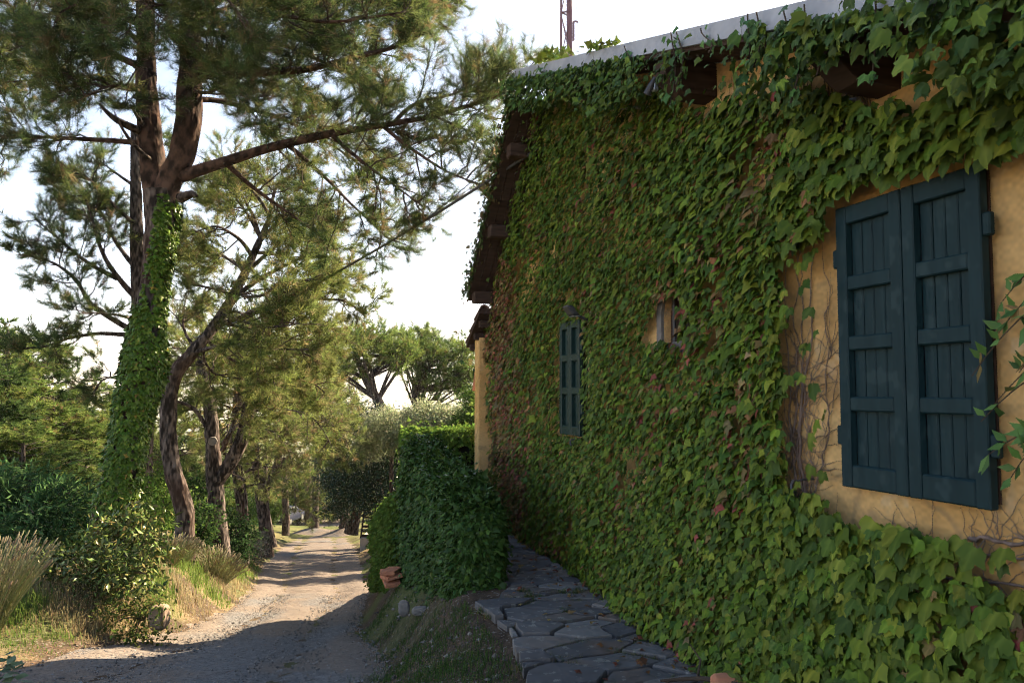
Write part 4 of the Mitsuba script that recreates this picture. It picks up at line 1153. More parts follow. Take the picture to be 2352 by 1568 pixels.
auto_pine('distant pine trunk standing in front of the parked car', P((-12.233, 44.000, -6.077), (-12.225, 44.000, -5.194), (-12.289, 44.000, -4.261), (-12.402, 44.000, -1.919)), [.21, .18, .17, .13], -3.6, 2.5, 17, 3.2, 7, tuft=(11, .28, .028), droop=1.1, **far_kw2)
auto_pine('distant thick pine on a mound of litter at the bend of the drive', P((-13.384, 55.000, -7.706), (-13.372, 55.000, -6.601), (-13.306, 55.000, -5.143), (-13.254, 55.000, -2.799)), [.36, .27, .25, .18], -4.6, 3.5, 15, 4.2, 8, tuft=(11, .30, .032), droop=1.0, **far_kw2)
auto_pine('distant dark pine half hidden behind the thick one', P((-15.492, 62.000, -8.465), (-15.554, 62.000, -6.659), (-15.674, 62.000, -3.359)), [.30, .26, .2], -5.0, 3.5, 11, 4.0, 9, tuft=(11, .30, .032), droop=.9, **far_kw2)

# a darker pine just left of the ivy clad trunk
t6 = P((-6.638, 14.500, -1.403), (-6.649, 14.500, 0.054), (-6.632, 14.500, 1.608), (-6.736, 14.500, 3.025), (-6.829, 14.500, 4.299), (-6.939, 14.600, 5.615), (-6.979, 14.600, 6.434))
l6 = [
    (P((-6.700, 14.500, 2.590), (-7.168, 14.100, 2.639), (-7.613, 13.800, 2.542), (-7.940, 13.600, 2.381), (-8.247, 13.500, 2.353)), .05, .012),
    (P((-6.701, 14.500, 2.629), (-7.122, 14.300, 2.888), (-7.401, 14.000, 3.167), (-7.628, 13.900, 3.575), (-8.036, 13.800, 3.864), (-8.506, 13.700, 3.961)), .06, .012),
    (P((-6.759, 14.500, 3.263), (-6.987, 14.300, 3.553), (-7.212, 14.100, 3.991), (-7.370, 14.000, 4.516), (-7.582, 14.000, 5.138)), .06, .012),
    (P((-7.067, 14.300, 3.632), (-7.464, 14.000, 3.897), (-7.745, 13.800, 4.169), (-8.170, 13.600, 4.583)), .045, .012),
    (P((-6.791, 14.500, 3.820), (-7.335, 14.800, 4.355), (-7.784, 15.000, 5.057), (-8.267, 15.100, 5.584)), .05, .012),
    (P((-6.839, 14.500, 4.620), (-7.137, 14.200, 4.952), (-7.513, 14.000, 5.372), (-8.077, 13.900, 5.500)), .045, .010),
    (P((-6.923, 14.600, 5.371), (-7.176, 14.400, 5.560), (-7.397, 14.200, 5.744)), .035, .010),
    (P((-6.926, 14.600, 5.452), (-6.818, 15.000, 5.809), (-6.526, 15.300, 5.637)), .035, .010),
    (P((-6.687, 14.500, 2.157), (-6.888, 14.200, 1.915), (-7.092, 14.000, 1.834), (-7.221, 13.900, 1.570)), .035, .010),
    (P((-6.771, 14.500, 3.660), (-6.354, 15.000, 3.896), (-5.978, 15.500, 4.143)), .035, .010),
    (P((-6.747, 14.500, 2.867), (-6.952, 13.800, 2.956), (-7.206, 13.300, 2.907)), .035, .010),
    (P((-6.972, 14.600, 6.188), (-6.818, 14.600, 6.434), (-6.659, 14.800, 6.250)), .035, .010),
]
pine('pine', 'dark pine whose branches reach left behind the ivy clad trunk', [(t6, [.22, .2, .18, .16, .13, .1, .07])], l6, 16, row, n2=14, L2=(.5, 1.1), n3=9, L3=(.2, .45), tuft=(18, .15, .0095), per=3, umin=.42)

# --- umbrella pines at the back
back = 'umbrella pines rising behind the hedge'
rng = np.random.default_rng(61)
def umbrella(label, trunk, rad, crown, seed, tuft=(10, .36, .034), n=34, cols=LIGHT):
    rng = np.random.default_rng(seed)
    lim = []
    tp = np.array(trunk, float)
    for i in range(n):
        b = tp[-1 - (i % 3)]
        c = crown[i % len(crown)]
        a, rr_ = rng.uniform(0, 2 * np.pi), math.sqrt(rng.random())
        e = np.array([c[0][0] + c[1] * rr_ * math.cos(a), c[0][1] + c[1] * rr_ * math.sin(a), c[0][2] + c[2] * (1 - .8 * rr_ ** 2) * rng.uniform(.55, 1)])
        mid = b + (e - b) * [.5, .5, .42]
        lim.append(([b, mid, b + (e - b) * [.85, .85, .72], e], .10, .02))
    return pine('umbrella_pine', label, [(trunk, rad)], lim, seed, back, n2=3.2, L2=(.8, 1.6), n3=7, L3=(.35, .8), tuft=tuft, per=2, cols=cols, detail=.45, r2=.025, r3=.010, umin=.55, up2=.35)


umbrella('umbrella pine with a dark trunk leaning left, in the gap above the drive', P((-5.668, 42.000, -1.984), (-6.248, 42.000, -0.411), (-6.989, 42.000, 1.170), (-7.637, 42.000, 2.303), (-8.153, 42.000, 3.555)), [.34, .30, .26, .2, .14],
         [((-6.627, 42.000, 3.555), 2.0, 1.3), ((-8.552, 42.000, 2.758), 1.3, .8), ((-7.430, 42.000, 4.125), 1.2, .6), ((-5.827, 42.000, 3.213), 1.2, .6)], 62)
umbrella('wide umbrella pine behind the pale shrubs, right of the leaning one', P((-5.219, 46.000, -2.325), (-5.311, 46.000, 0.139), (-5.496, 46.000, 1.625), (-5.182, 46.000, 2.868)), [.36, .32, .26, .18],
         [((-5.016, 46.000, 4.115), 2.3, 1.0), ((-3.392, 46.000, 3.616), 2.0, 1.0), ((-5.632, 46.000, 3.117), 1.6, .9), ((-2.094, 45.000, 2.353), 1.3, .8), ((-3.310, 45.000, 1.867), 1.8, .6)], 63, n=46)

# --- bushy pines down the slope at the left, copies of three
def to_group(key, name):
    """The parts of a thing built at the origin become a shapegroup."""
    g = {'type': 'shapegroup'}
    for k in [k for k in scene if k.startswith(key + '__')]:
        g[k[len(key) + 2:]] = scene.pop(k)
        labels.pop(k, None)
    labels.pop(key, None)
    scene[name] = g
    return [k for k in g if k != 'type']


def copy_of(gname, parts, name, label, category, group, x, y, z, scale, rot, stuff=('crown', 'twigs', 'branches')):
    key = thing(name, label, category, group)
    sx, sz = scale
    scene[key] = {'type': 'instance', 'to_world': T().translate([x, y, z]).rotate([0, 0, 1], rot).scale([sx, sx, sz]), 'group': {'type': 'ref', 'id': gname}}
    for q in parts:
        if q in stuff: labels[f'{key}__{q}'] = {'kind': 'stuff'}
    return key


slope = 'sunlit bushy pines on the slope at the left edge'
protos = []
for i in range(3):
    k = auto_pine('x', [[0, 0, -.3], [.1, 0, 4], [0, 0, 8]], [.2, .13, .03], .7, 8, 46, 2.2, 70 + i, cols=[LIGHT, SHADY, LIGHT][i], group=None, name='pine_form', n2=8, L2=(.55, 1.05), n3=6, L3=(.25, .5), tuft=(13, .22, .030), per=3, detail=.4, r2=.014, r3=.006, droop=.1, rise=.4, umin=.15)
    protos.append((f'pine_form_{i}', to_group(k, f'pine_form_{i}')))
rng = np.random.default_rng(66)
for i, (x, d, ztop_px, rad_, lab) in enumerate([
        (15, 26, 745, 1.15, 'tall bushy pine at the left edge of the picture'), (95, 30, 825, 1.1, 'pointed pine right of the tall one at the left edge'), (165, 36, 985, 1.0, 'lower light green pine between the pointed one and the ivy clad trunk'),
        (222, 33, 890, 1.0, 'slender pine just left of the ivy clad trunk, on the slope'), (-70, 22, 850, 1.1, 'bushy pine cut by the left edge of the picture'), (60, 21, 985, .85, 'low bright pine in front of the pointed one at the left'),
        (300, 40, 950, 1.1, 'pine on the slope behind the ivy clad trunk'), (150, 23, 1050, .8, 'small bright pine just above the oleander'), (205, 25, 1060, .8, 'small pine left of the bare foot of the ivy clad trunk'), (250, 29, 1040, .9, 'small pine behind the bare foot of the ivy clad trunk'),
        (380, 34, 1000, 1.0, 'pine seen between the ivy clad trunk and the forked pine'), (450, 44, 960, 1.1, 'pine seen through the fork of the forked pine'), (125, 27, 900, 1.0, 'dark pine between the pointed and the lower light green pine'), (-15, 32, 800, 1.2, 'dark pine behind the tall bushy one at the left edge'), (45, 36, 880, 1.2, 'pine far behind the tall and the pointed pine at the left'), (190, 30, 1090, .8, 'low dark pine beyond the oleander')]):
    X = (x - 1176) / 1846 * d
    zb = float(height(X, d, False)) - .1
    zt = 1.6 + (901 - ztop_px) / 1846 * d
    g, parts = protos[i % 3]
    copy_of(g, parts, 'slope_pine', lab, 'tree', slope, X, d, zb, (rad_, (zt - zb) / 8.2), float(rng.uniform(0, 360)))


# ------------------------------------------------------------------ broad leaved trees and shrubs
def broadleaf(name, label, blobs, n, size, cols, seed, trunk=None, group=None, category='tree', clump=.28, shape='plain', mat='leaf_matter', singles=0, branches=14, lean=None, bark='bark', up=.5, stretch=1.0, crown='crown'):
    """blobs: (centre, (rx, ry, rz)); leaves in clumps through the blobs, denser outside."""
    rng = np.random.default_rng(seed)
    K = thing(name, label, category, group)
    vol = np.array([np.prod(b[1]) ** .75 for b in blobs])
    nc = max(24, n // 45)
    bi = rng.choice(len(blobs), nc, p=vol / vol.sum())
    cen = np.array([b[0] for b in blobs])[bi]; rad = np.array([b[1] for b in blobs])[bi]
    d = unit(rng.normal(0, 1, (nc, 3))); rr = rng.random((nc, 1)) ** .42
    cc = cen + d * rr * rad
    ci = rng.integers(0, nc, n)
    cs = clump * np.exp(rng.normal(0, .25, nc))
    pos = cc[ci] + rng.normal(0, 1, (n, 3)) * cs[ci][:, None] * [1, 1, .75]
    outw = unit(pos - cen[ci])
    nrm = unit(rng.normal(0, .65, (n, 3)) + np.array([0, 0, up]) + .5 * outw)
    tip = unit(rng.normal(0, .7, (n, 3)) + .7 * outw + np.array([0, 0, -.25]))
    ctone = np.exp(rng.normal(0, .22, (nc, 1)))[ci]
    col = palette(rng, n, cols) * ctone
    sz = size * np.exp(rng.normal(0, .25, n))
    leafy(K, shape, pos, tip, nrm, sz, col, mat, singles, stretch, crown, rng, .02)
    if trunk is not None:
        put(f'{K}__trunk', trunk_mesh(trunk[0], trunk[1], 18, .12, .012, seed), bark, True)
        b = np.array(trunk[0], float)[-1]
    else:
        b = np.array(blobs[0][0], float) - [0, 0, blobs[0][1][2]]
    if branches:
        e = cc[rng.choice(nc, branches)]
        w = (e - b)
        s = np.linspace(0, 1, 8)[None, :, None]
        pts = b + w[:, None] * s + np.array([0, 0, 1]) * (np.linalg.norm(w, axis=1)[:, None, None] * .15 * np.sin(s * np.pi)) + np.cumsum(rng.normal(0, .02, (branches, 8, 3)), 1) * np.linalg.norm(w, axis=1)[:, None, None] * s
        r0 = (trunk[1][-1] * .5 if trunk is not None else size * .28)
        labels[put(f'{K}__branches', tubes(pts, np.repeat(np.linspace(r0, r0 * .2, 8)[None], branches, 0), 5), 'twig', True)] = {'kind': 'stuff'}
    global TRI
    TRI += n * (2 if shape == 'plain' else 4)
    return K


OAK = [(.022, .040, .020), (.030, .050, .024), (.040, .065, .028)]
OLIV = [(.34, .37, .23), (.26, .30, .17), (.42, .44, .30), (.15, .19, .09)]
MID = [(.07, .12, .03), (.095, .15, .04), (.05, .09, .025)]
BRIGHT = [(.11, .19, .04), (.15, .23, .05), (.08, .14, .03)]

# holm oak, dark, right of the drive
broadleaf('holm_oak', 'dark dense holm oak overhanging the right side of the drive', [
    ((-5.253, 30.000, -1.440), (1.5, 1.3, 1.2)), ((-6.257, 31.000, -1.871), (.95, 1.2, 1.1)), ((-4.305, 29.000, -0.720), (1.0, 1.2, 1.1)), ((-5.108, 30.000, 0.003), (1.3, 1.2, .8)), ((-3.771, 28.000, -1.684), (.9, 1.0, 1.1)), ((-6.792, 32.000, -2.748), (.7, .9, .7)), ((-5.439, 30.000, 0.647), (1.0, 1.0, .6)), ((-6.439, 31.000, -0.714), (.8, .9, .7)), ((-4.014, 28.000, 0.260), (.8, .9, .6)), ((-4.600, 29.000, -2.417), (1.0, 1.0, .7)), ((-3.700, 27.000, -2.569), (.7, .8, .6))],
    42000, .085, OAK, 81, (P((-6.529, 33.000, -4.106), (-6.377, 33.000, -3.495), (-6.028, 32.500, -2.729)), [.3, .2, .17]), clump=.17, mat='waxy_leaf_matter')
broadleaf('holm_oak', 'slim holm oak with a short visible trunk at the bend of the drive', [
    ((-10.715, 52.000, -4.499), (1.5, 1.5, 1.7)), ((-11.344, 52.000, -3.392), (1.3, 1.3, 1.0)), ((-9.661, 52.000, -3.945), (1.3, 1.3, 1.6))], 9000, .13, OAK, 82, (P((-10.707, 52.000, -7.226), (-10.690, 52.000, -6.429), (-10.648, 52.000, -5.327)), [.36, .30, .25]), clump=.3, mat='waxy_leaf_matter')
# pale sunlit shrubs above the hedge
for i, (bl, lab) in enumerate([([((-3.572, 24.000, 0.644), (.9, .8, .55)), ((-4.300, 24.500, 0.033), (.6, .7, .5)), ((-3.114, 23.500, 0.223), (.7, .7, .5))], 'pale silvery shrub left of the clipped hedge, catching the sun'),
                               ([((-2.370, 23.000, 0.808), (.75, .7, .5)), ((-1.651, 22.500, 0.825), (.7, .7, .45)), ((-2.012, 22.500, 0.402), (.9, .7, .4))], 'pale silvery shrub behind the top of the clipped hedge'),
                               ([((-0.919, 21.000, 1.272), (.40, .5, .55)), ((-1.061, 20.500, 0.784), (.45, .5, .35))], 'dull green shrub between the hedge top and the house corner')]):
    c0 = np.array(bl[0][0])
    broadleaf('pale_shrub', lab, bl, [22000, 22000, 8000][i], .07, OLIV if i < 2 else MID, 90 + i, (np.array([[c0[0], c0[1], float(height(c0[0], c0[1], False)) - .2], [c0[0], c0[1], c0[2] - .5]]), [.09, .05]), category='shrub', clump=.11, group=None, shape='plain', mat='leaf_matter', stretch=.75)
# young climber by the house corner
broadleaf('young_tree', 'thin stemmed young tree with bright leaves beside the orange house corner', [((-0.366, 10.600, 1.036), (.10, .10, .28)), ((-0.389, 10.600, 1.491), (.12, .12, .22)), ((-0.344, 10.600, 1.835), (.08, .1, .2))], 420, .055, BRIGHT, 95,
          (P((-0.313, 10.600, 0.357), (-0.325, 10.600, 0.696), (-0.354, 10.600, 1.149), (-0.378, 10.600, 1.606)), [.012, .011, .008, .005]), clump=.05, shape='oval', branches=8, stretch=1.25, bark='young_bark')

# background wood beyond the bend and down the slope, copies of four
wood = 'trees of the wood beyond the drive'
protos = []
for i, cols in enumerate([[(.045, .08, .022), (.06, .10, .028)], MID, [(.022, .040, .014), (.032, .055, .018)], [(.028, .05, .016), (.04, .065, .02)]]):
    rng = np.random.default_rng(330 + i)
    b = [((rng.normal(0, .12), rng.normal(0, .12), .55), (.42, .42, .30)), ((.15, 0, .38), (.36, .36, .24)), ((-.16, .05, .72), (.30, .30, .24)), ((.1, -.1, .80), (.22, .22, .18)), ((-.1, -.1, .3), (.4, .4, .2))]
    k = broadleaf('tree_form', 'x', b, 11000, .046, cols, 200 + i, ([[0, 0, -.05], [0, 0, .5]], [.045, .03]), None, clump=.075, branches=6)
    protos.append((f'tree_form_{i}', to_group(k, f'tree_form_{i}')))
TONE = ['mid green', 'bright green', 'very dark green', 'dark green']
rng = np.random.default_rng(33)
spots = [(600, 92, 1085, 3.6, 'behind the pine with the board'), (640, 100, 1100, 3.6, 'straight above the parked car'), (690, 96, 1095, 3.2, 'between the two distant pine trunks right of the car'), (745, 105, 1080, 4.2, 'just right of the thick pine on the mound'),
         (800, 98, 1090, 3.6, 'behind the slim holm oak'), (850, 100, 1070, 4, 'behind the dense holm oak, left part'), (900, 90, 1050, 4, 'behind the dense holm oak, right part'), (560, 84, 1090, 3.4, 'behind the slender dark pine trunk'), (520, 74, 1080, 3.3, 'just right of the foot of the forked pine'),
         (470, 66, 1050, 3.2, 'between the crooked and the forked pine trunk'), (420, 60, 1060, 3.0, 'behind the crooked pine trunk'), (345, 56, 1040, 2.8, 'between the ivy clad and the crooked trunk'), (440, 46, 1120, 2.1, 'low behind the lavender clump on the bank'), (385, 38, 1130, 1.9, 'low behind the foot of the crooked pine'),
         (270, 58, 1010, 3.2, 'behind the foot of the ivy clad pine'), (200, 62, 1000, 3.4, 'below the far blue hill, left of the ivy clad pine'), (120, 66, 985, 3.6, 'below the pointed pine at the left'), (40, 60, 990, 3.4, 'behind the low bright pine at the left edge'), (560, 52, 1150, 1.7, 'low beside the slender dark pine trunk'), (490, 40, 1160, 1.5, 'low behind the forked pine'),
         (660, 118, 1060, 5, 'tallest above the meadow beyond the car'), (960, 70, 985, 3.5, 'behind the silvery shrubs, left part'), (1060, 60, 985, 3, 'behind the silvery shrubs, near the house'), (620, 60, 1120, 2.2, 'left of the parked car'), (585, 66, 1140, 2.0, 'low between the slender pine and the pine with the board'), (690, 84, 1105, 3.6, 'closing the lane between the two distant pines'), (765, 88, 1095, 4.2, 'closing the lane beside the slim holm oak'), (725, 100, 1075, 4.5, 'high at the end of the lane')]
for i, (x, d, ytop, r, where) in enumerate(spots):
    X = (x - 1176) / 1846 * d
    zb = float(height(X, d, False)); zt = 1.6 + (901 - ytop) / 1846 * d
    h = max(zt - zb, 1.6)
    q = int(rng.integers(4)) if i < 25 else 2 + i % 2
    g, parts = protos[q]
    copy_of(g, parts, 'woodland_tree', f'{TONE[q]} far wood tree, {where}', 'tree', wood, X, d, zb, (max(r, h * .5) * 1.25, h), float(rng.uniform(0, 360)))

# trees of the garden right of the drive, behind the house: their shade falls across the drive
for i, (x, y, r, top, lab) in enumerate([(.9, 22.2, 1.4, 2.8, 'small dark tree nearest behind the far corner of the house'), (2.4, 28.6, 3.2, 4.5, 'broad dark tree behind the house'), (4.6, 33.0, 3.2, 3.6, 'broad dark tree farthest behind the house'), (-1.2, 37.5, 2.2, 1.0, 'dark tree right of the drive behind the silvery shrubs')]):
    zb = float(height(x, y, False))
    g, parts = protos[2 + i % 2]
    copy_of(g, parts, 'garden_tree', lab, 'tree', 'garden trees behind the house', x, y, zb, (r / .62, top - zb), 70.0 * i)

# shrubs under the pines
OLE = [(.06, .125, .045), (.085, .155, .055), (.05, .10, .04)]
broadleaf('oleander', 'dense dark green oleander bush at the left edge', [((-8.680, 14.500, -0.178), (.8, .6, .62)), ((-7.695, 14.000, -0.413), (.5, .5, .5)), ((-8.979, 14.000, -0.191), (.6, .6, .6)), ((-7.913, 13.500, -0.698), (.7, .5, .4))], 7000, .14, OLE, 101, clump=.16, category='shrub', stretch=.55, shape='oval', mat='leaf_matter')
BUSH = [(.075, .115, .030), (.11, .15, .040), (.055, .085, .024), (.14, .125, .045)]
B = broadleaf('evergreen_bush', 'leafy evergreen bush at the foot of the ivy clad pine', [((-4.448, 9.300, -0.253), (.50, .40, .38)), ((-4.251, 9.400, -0.050), (.30, .3, .30)), ((-4.440, 9.000, -0.453), (.46, .4, .30)), ((-4.838, 9.200, -0.354), (.36, .35, .28)), ((-4.059, 8.900, -0.430), (.30, .3, .26)), ((-4.503, 9.600, 0.169), (.22, .25, .25)), ((-5.296, 9.400, -0.347), (.26, .3, .16)), ((-4.730, 9.600, 0.016), (.2, .2, .2))],
              4600, .070, BUSH, 102, clump=.10, category='shrub', shape='oval', singles=300, mat='waxy_leaf_matter', crown='foliage')
broadleaf('evergreen_bush', 'low trailing ivy like bush on the bank below the leafy evergreen bush', [((-3.867, 8.600, -0.677), (.20, .15, .10)), ((-3.623, 8.350, -0.567), (.08, .08, .10)), ((-3.858, 8.300, -0.813), (.20, .15, .10)), ((-3.615, 8.300, -0.856), (.12, .12, .12)), ((-4.140, 8.600, -0.721), (.2, .2, .12))], 1500, .045, BUSH, 103, clump=.06, category='shrub', shape='oval', branches=6)
broadleaf('undergrowth_bush', 'dark bush between the forked pine and the slender pine', [((-5.903, 17.500, -1.472), (.35, .35, .45)), ((-5.820, 17.000, -1.653), (.35, .3, .25))], 3000, .07, [(.025, .05, .02), (.035, .065, .025)], 104, clump=.11, category='shrub')
broadleaf('undergrowth_bush', 'pale leaved bush beside the kerb, left of the pine with the board', [((-6.442, 20.500, -2.107), (.22, .3, .3)), ((-6.237, 20.000, -2.280), (.2, .3, .2))], 1400, .06, [(.20, .21, .17), (.26, .2, .17), (.12, .15, .08)], 105, clump=.09, category='shrub')
broadleaf('undergrowth_bush', 'light green bush behind the crooked pine trunk', [((-5.870, 13.600, -0.428), (.45, .5, .5)), ((-6.278, 14.000, -0.116), (.4, .4, .5)), ((-5.615, 13.200, -0.787), (.35, .4, .3))], 4500, .07, BRIGHT, 106, clump=.12, category='shrub', shape='oval')
broadleaf('undergrowth_bush', 'shady bush between the crooked and the forked pine', [((-5.865, 15.200, -0.827), (.35, .5, .5)), ((-6.525, 17.000, -0.665), (.5, .5, .5)), ((-5.818, 15.000, -1.191), (.3, .4, .2))], 3500, .07, [(.025, .05, .018), (.04, .075, .022)], 107, clump=.12, category='shrub')


# ------------------------------------------------------------------ clipped hedges
def hedge(label, t0, t1, s0, s1, zb, zt, seed, dens=1500, size=.05, singles=300, lumps=.05, cols=None, round_=.12, top=None, name='hedge', mat='waxy_leaf_matter'):
    """A clipped block in the wall's frame. zb, zt: bottom and top heights, functions of t and s (arrays)."""
    rng = np.random.default_rng(seed)
    K = thing(name, label, 'hedge')
    faces = [('top', (t1 - t0) * (s1 - s0)), ('left', (t1 - t0) * 1.4), ('near', (s1 - s0) * 1.4), ('right', (t1 - t0) * 1.1), ('back', (s1 - s0))]
    pos, out = [], []
    for nm, area in faces:
        n = int(area * dens)
        a, b = rng.random(n), rng.random(n)
        t, s = t0 + (t1 - t0) * a, s0 + (s1 - s0) * a
        if nm == 'top':
            s = s0 + (s1 - s0) * b; z = zt(t, s); o = np.tile([0, 0, 1.0], (n, 1))
        elif nm in ('left', 'right'):
            s = np.full(n, s1 if nm == 'left' else s0); lo, hi = zb(t, s), zt(t, s); z = lo + (hi - lo) * b; o = np.tile(WN if nm == 'left' else -WN, (n, 1))
        else:
            t = np.full(n, t0 if nm == 'near' else t1); lo, hi = zb(t, s), zt(t, s); z = lo + (hi - lo) * b; o = np.tile(-WD if nm == 'near' else WD, (n, 1))
        # round the edges: pull towards the middle near the borders
        for _ in range(1):
            hi = zt(t, s)
            e = np.stack([np.maximum(0, (t0 + round_) - t) - np.maximum(0, t - (t1 - round_)), np.maximum(0, (s0 + round_) - s) - np.maximum(0, s - (s1 - round_)), -np.maximum(0, z - (hi - round_))], -1)
            l = np.linalg.norm(e, axis=1)
            k = np.maximum(0, l - round_) / np.maximum(l, 1e-6)
            t, s, z = t + e[:, 0] * k, s + e[:, 1] * k, z + e[:, 2] * k
            on = np.where((l > round_ * .3)[:, None], -unit(e), 0)
            o = unit(o + 1.5 * (on[:, :1] * WD + on[:, 1:2] * WN + on[:, 2:] * np.array([0, 0, 1.0])))
        p = W(t, s, z)
        lump = lumps * 2 * (meshkit.fbm(p * 2.6, 3, seed) - .5)
        p = p + o * (lump + .045 * (rng.random(n) - .65) + .10 * (rng.random(n) > .965) * rng.random(n))[:, None]
        pos.append(p); out.append(o)
    pos, out = np.vstack(pos), np.vstack(out)
    n = len(pos)
    k = meshkit.fbm(pos * 4.5, 2, seed + 3) > .22
    pos, out = pos[k], out[k]; n = len(pos)
    lift = np.clip(rng.normal(.5, .3, n), -.2, 1.3)[:, None]
    dn = unit(np.array([0, 0, -.85]) * np.clip(1 - 1.1 * out[:, 2:], .05, 1) + out * .15 * (1 - out[:, 2:]) + rng.normal(0, .5, (n, 3)) * [1, 1, .6])
    tip = dn * np.cos(lift) + out * np.sin(lift)
    nrm = out + np.array([0, 0, .35]) + rng.normal(0, .35, (n, 3))
    sz = size * np.exp(rng.normal(0, .24, n))
    leafy(K, 'ivy', pos, tip, nrm, sz, palette(rng, n, cols or [(.026, .058, .014), (.033, .070, .016), (.040, .082, .018), (.038, .076, .018), (.056, .105, .022)]), mat, singles, rng=rng, jitter=.03)
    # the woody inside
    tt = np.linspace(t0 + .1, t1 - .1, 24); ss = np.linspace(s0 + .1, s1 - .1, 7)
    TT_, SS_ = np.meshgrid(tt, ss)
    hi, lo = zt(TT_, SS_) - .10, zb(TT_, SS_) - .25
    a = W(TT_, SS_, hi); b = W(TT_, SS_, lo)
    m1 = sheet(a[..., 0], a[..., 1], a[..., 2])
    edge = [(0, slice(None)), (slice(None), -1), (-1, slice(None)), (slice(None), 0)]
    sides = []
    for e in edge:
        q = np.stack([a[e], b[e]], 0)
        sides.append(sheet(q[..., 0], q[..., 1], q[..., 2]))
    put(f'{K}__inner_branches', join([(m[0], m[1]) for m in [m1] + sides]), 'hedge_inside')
    return K


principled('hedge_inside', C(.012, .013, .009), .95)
hedge('tall ivy hedge beside the flagstone path, its rounded near end facing the camera', 2.02, 5.25, .79, 1.23,
      lambda t, s: np.where(s > 1.0, -.26 - .19 * (t - 2.0), -.08), lambda t, s: .66 + .36 * np.clip((t - 2.0) / 2.8, 0, 1) ** .75 + .02 * np.sin(3 * t), 301, dens=3300, size=.052, round_=.2)
hedge('lower ivy hedge further down the drive, past the gap with the tiles', 5.40, 7.30, .72, 1.34,
      lambda t, s: -.80 - .22 * (t - 5.4), lambda t, s: .44 - .30 * (t - 5.4), 302, dens=3000, size=.052, singles=0, round_=.26, lumps=.10, cols=[(.075, .13, .028), (.10, .165, .034), (.13, .19, .04)], mat='leaf_matter')
hedge('clipped hedge crossing behind the tall ivy hedge, its flat top lit by the sun', 5.62, 6.15, -.75, 1.10, lambda t, s: -.4 + 0 * t, lambda t, s: 1.11 + .015 * np.sin(9 * s), 303, dens=2300, size=.05, singles=0, round_=.06, lumps=.05,
      cols=[(.09, .16, .032), (.13, .205, .04)], mat='leaf_matter')

# ------------------------------------------------------------------ grass, lavender and litter
def blades(pos, h, w, lean, rng, col):
    n = len(pos)
    a = rng.random(n) * 2 * np.pi
    d = np.stack([np.cos(a), np.sin(a), 0 * a], -1)
    side = np.stack([-np.sin(a), np.cos(a), 0 * a], -1)
    l = (lean * rng.random(n))[:, None]
    up = np.array([0, 0, 1.0])
    hh = h[:, None]
    b0, b1 = pos - side * w[:, None], pos + side * w[:, None]
    m = pos + up * hh * .55 + d * hh * l * .30
    m0, m1 = m - side * w[:, None] * .7, m + side * w[:, None] * .7
    t_ = pos + up * hh * (1 - .3 * l) + d * hh * l
    v = np.stack([b0, b1, m0, m1, t_], 1).reshape(-1, 3)
    f = np.array([[0, 1, 3], [0, 3, 2], [2, 3, 4]])
    F = (f[None] + (np.arange(n) * 5)[:, None, None]).reshape(-1, 3)
    return v, F, np.repeat(col, 5, 0)


STRAW = [(.28, .235, .13), (.22, .18, .10), (.34, .295, .18)]
GREEN = [(.12, .19, .045), (.09, .15, .035), (.17, .23, .06)]
rng = np.random.default_rng(51)
n = 76000
y = 6.8 + 22 * rng.random(n) ** 1.9
u = rng.gamma(1.7, 1.0, n) - .05
x = np.interp(y, YK, XL) - u
q = np.stack([x, y, 0 * x], -1)
den = meshkit.fbm(q * 1.3, 3, 14)
lit = sstep(7.2, 9.3, y)
k = (rng.random(n) < np.clip((den - .26) * 3.4, 0.04, 1) * (.35 + .65 * lit))
x, y, u, q, den = x[k], y[k], u[k], q[k], den[k]
z = height(x, y)
gr = meshkit.fbm(q * .9 + [3, 1, 0], 3, 15) + .10 * (rng.random(len(x)) - .5)
isg = (gr > .53)[:, None]
col = np.where(isg, palette(rng, len(x), GREEN), palette(rng, len(x), STRAW))
hh = (.07 + .16 * rng.random(len(x)) ** 1.6) * (.55 + .9 * den) * (.5 + .5 * sstep(.0, .35, u)) * np.where(isg[:, 0], 1.15, 1.0) * (.28 + .72 * sstep(7.6, 8.8, y)) * (1 - .4 * sstep(.9, 1.8, u) * (y < 12))
put('grass', blades(np.stack([x, y, z - .005], -1), hh, .0022 + .00022 * y + 0 * hh, .9, rng, col), 'leaf_matter')
tag('grass', 'dry straw coloured and green grass on the bank left of the drive', 'grass', kind='stuff')
# tufts by the path and along the right verge
n = 7000
cx = np.array([(-.55, 6.0), (-.35, 5.3), (-.75, 6.6), (-.15, 5.0), (-.95, 7.3), (-.1, 5.7), (-.6, 5.4), (-1.2, 8.3), (-1.5, 9.3), (-.9, 6.1), (-.3, 6.3)])
ci = rng.integers(0, len(cx), n)
xy = cx[ci] + rng.normal(0, 1, (n, 2)) * [.13, .15]
t_, s_ = wall_st(xy[:, 0], xy[:, 1])
k = (s_ > 1.22) & (s_ < 2.6)
xy = xy[k]
put('verge_grass', blades(np.column_stack([xy, height(xy[:, 0], xy[:, 1]) - .005]), .025 + .05 * rng.random(len(xy)), .0022 + 0 * xy[:, 0], .9, rng, palette(rng, len(xy), [(.06, .11, .03), (.05, .10, .03), (.08, .14, .035)])), 'leaf_matter')
tag('verge_grass', 'short green grass tufts on the shady verge beside the flagstones', 'grass', kind='stuff')
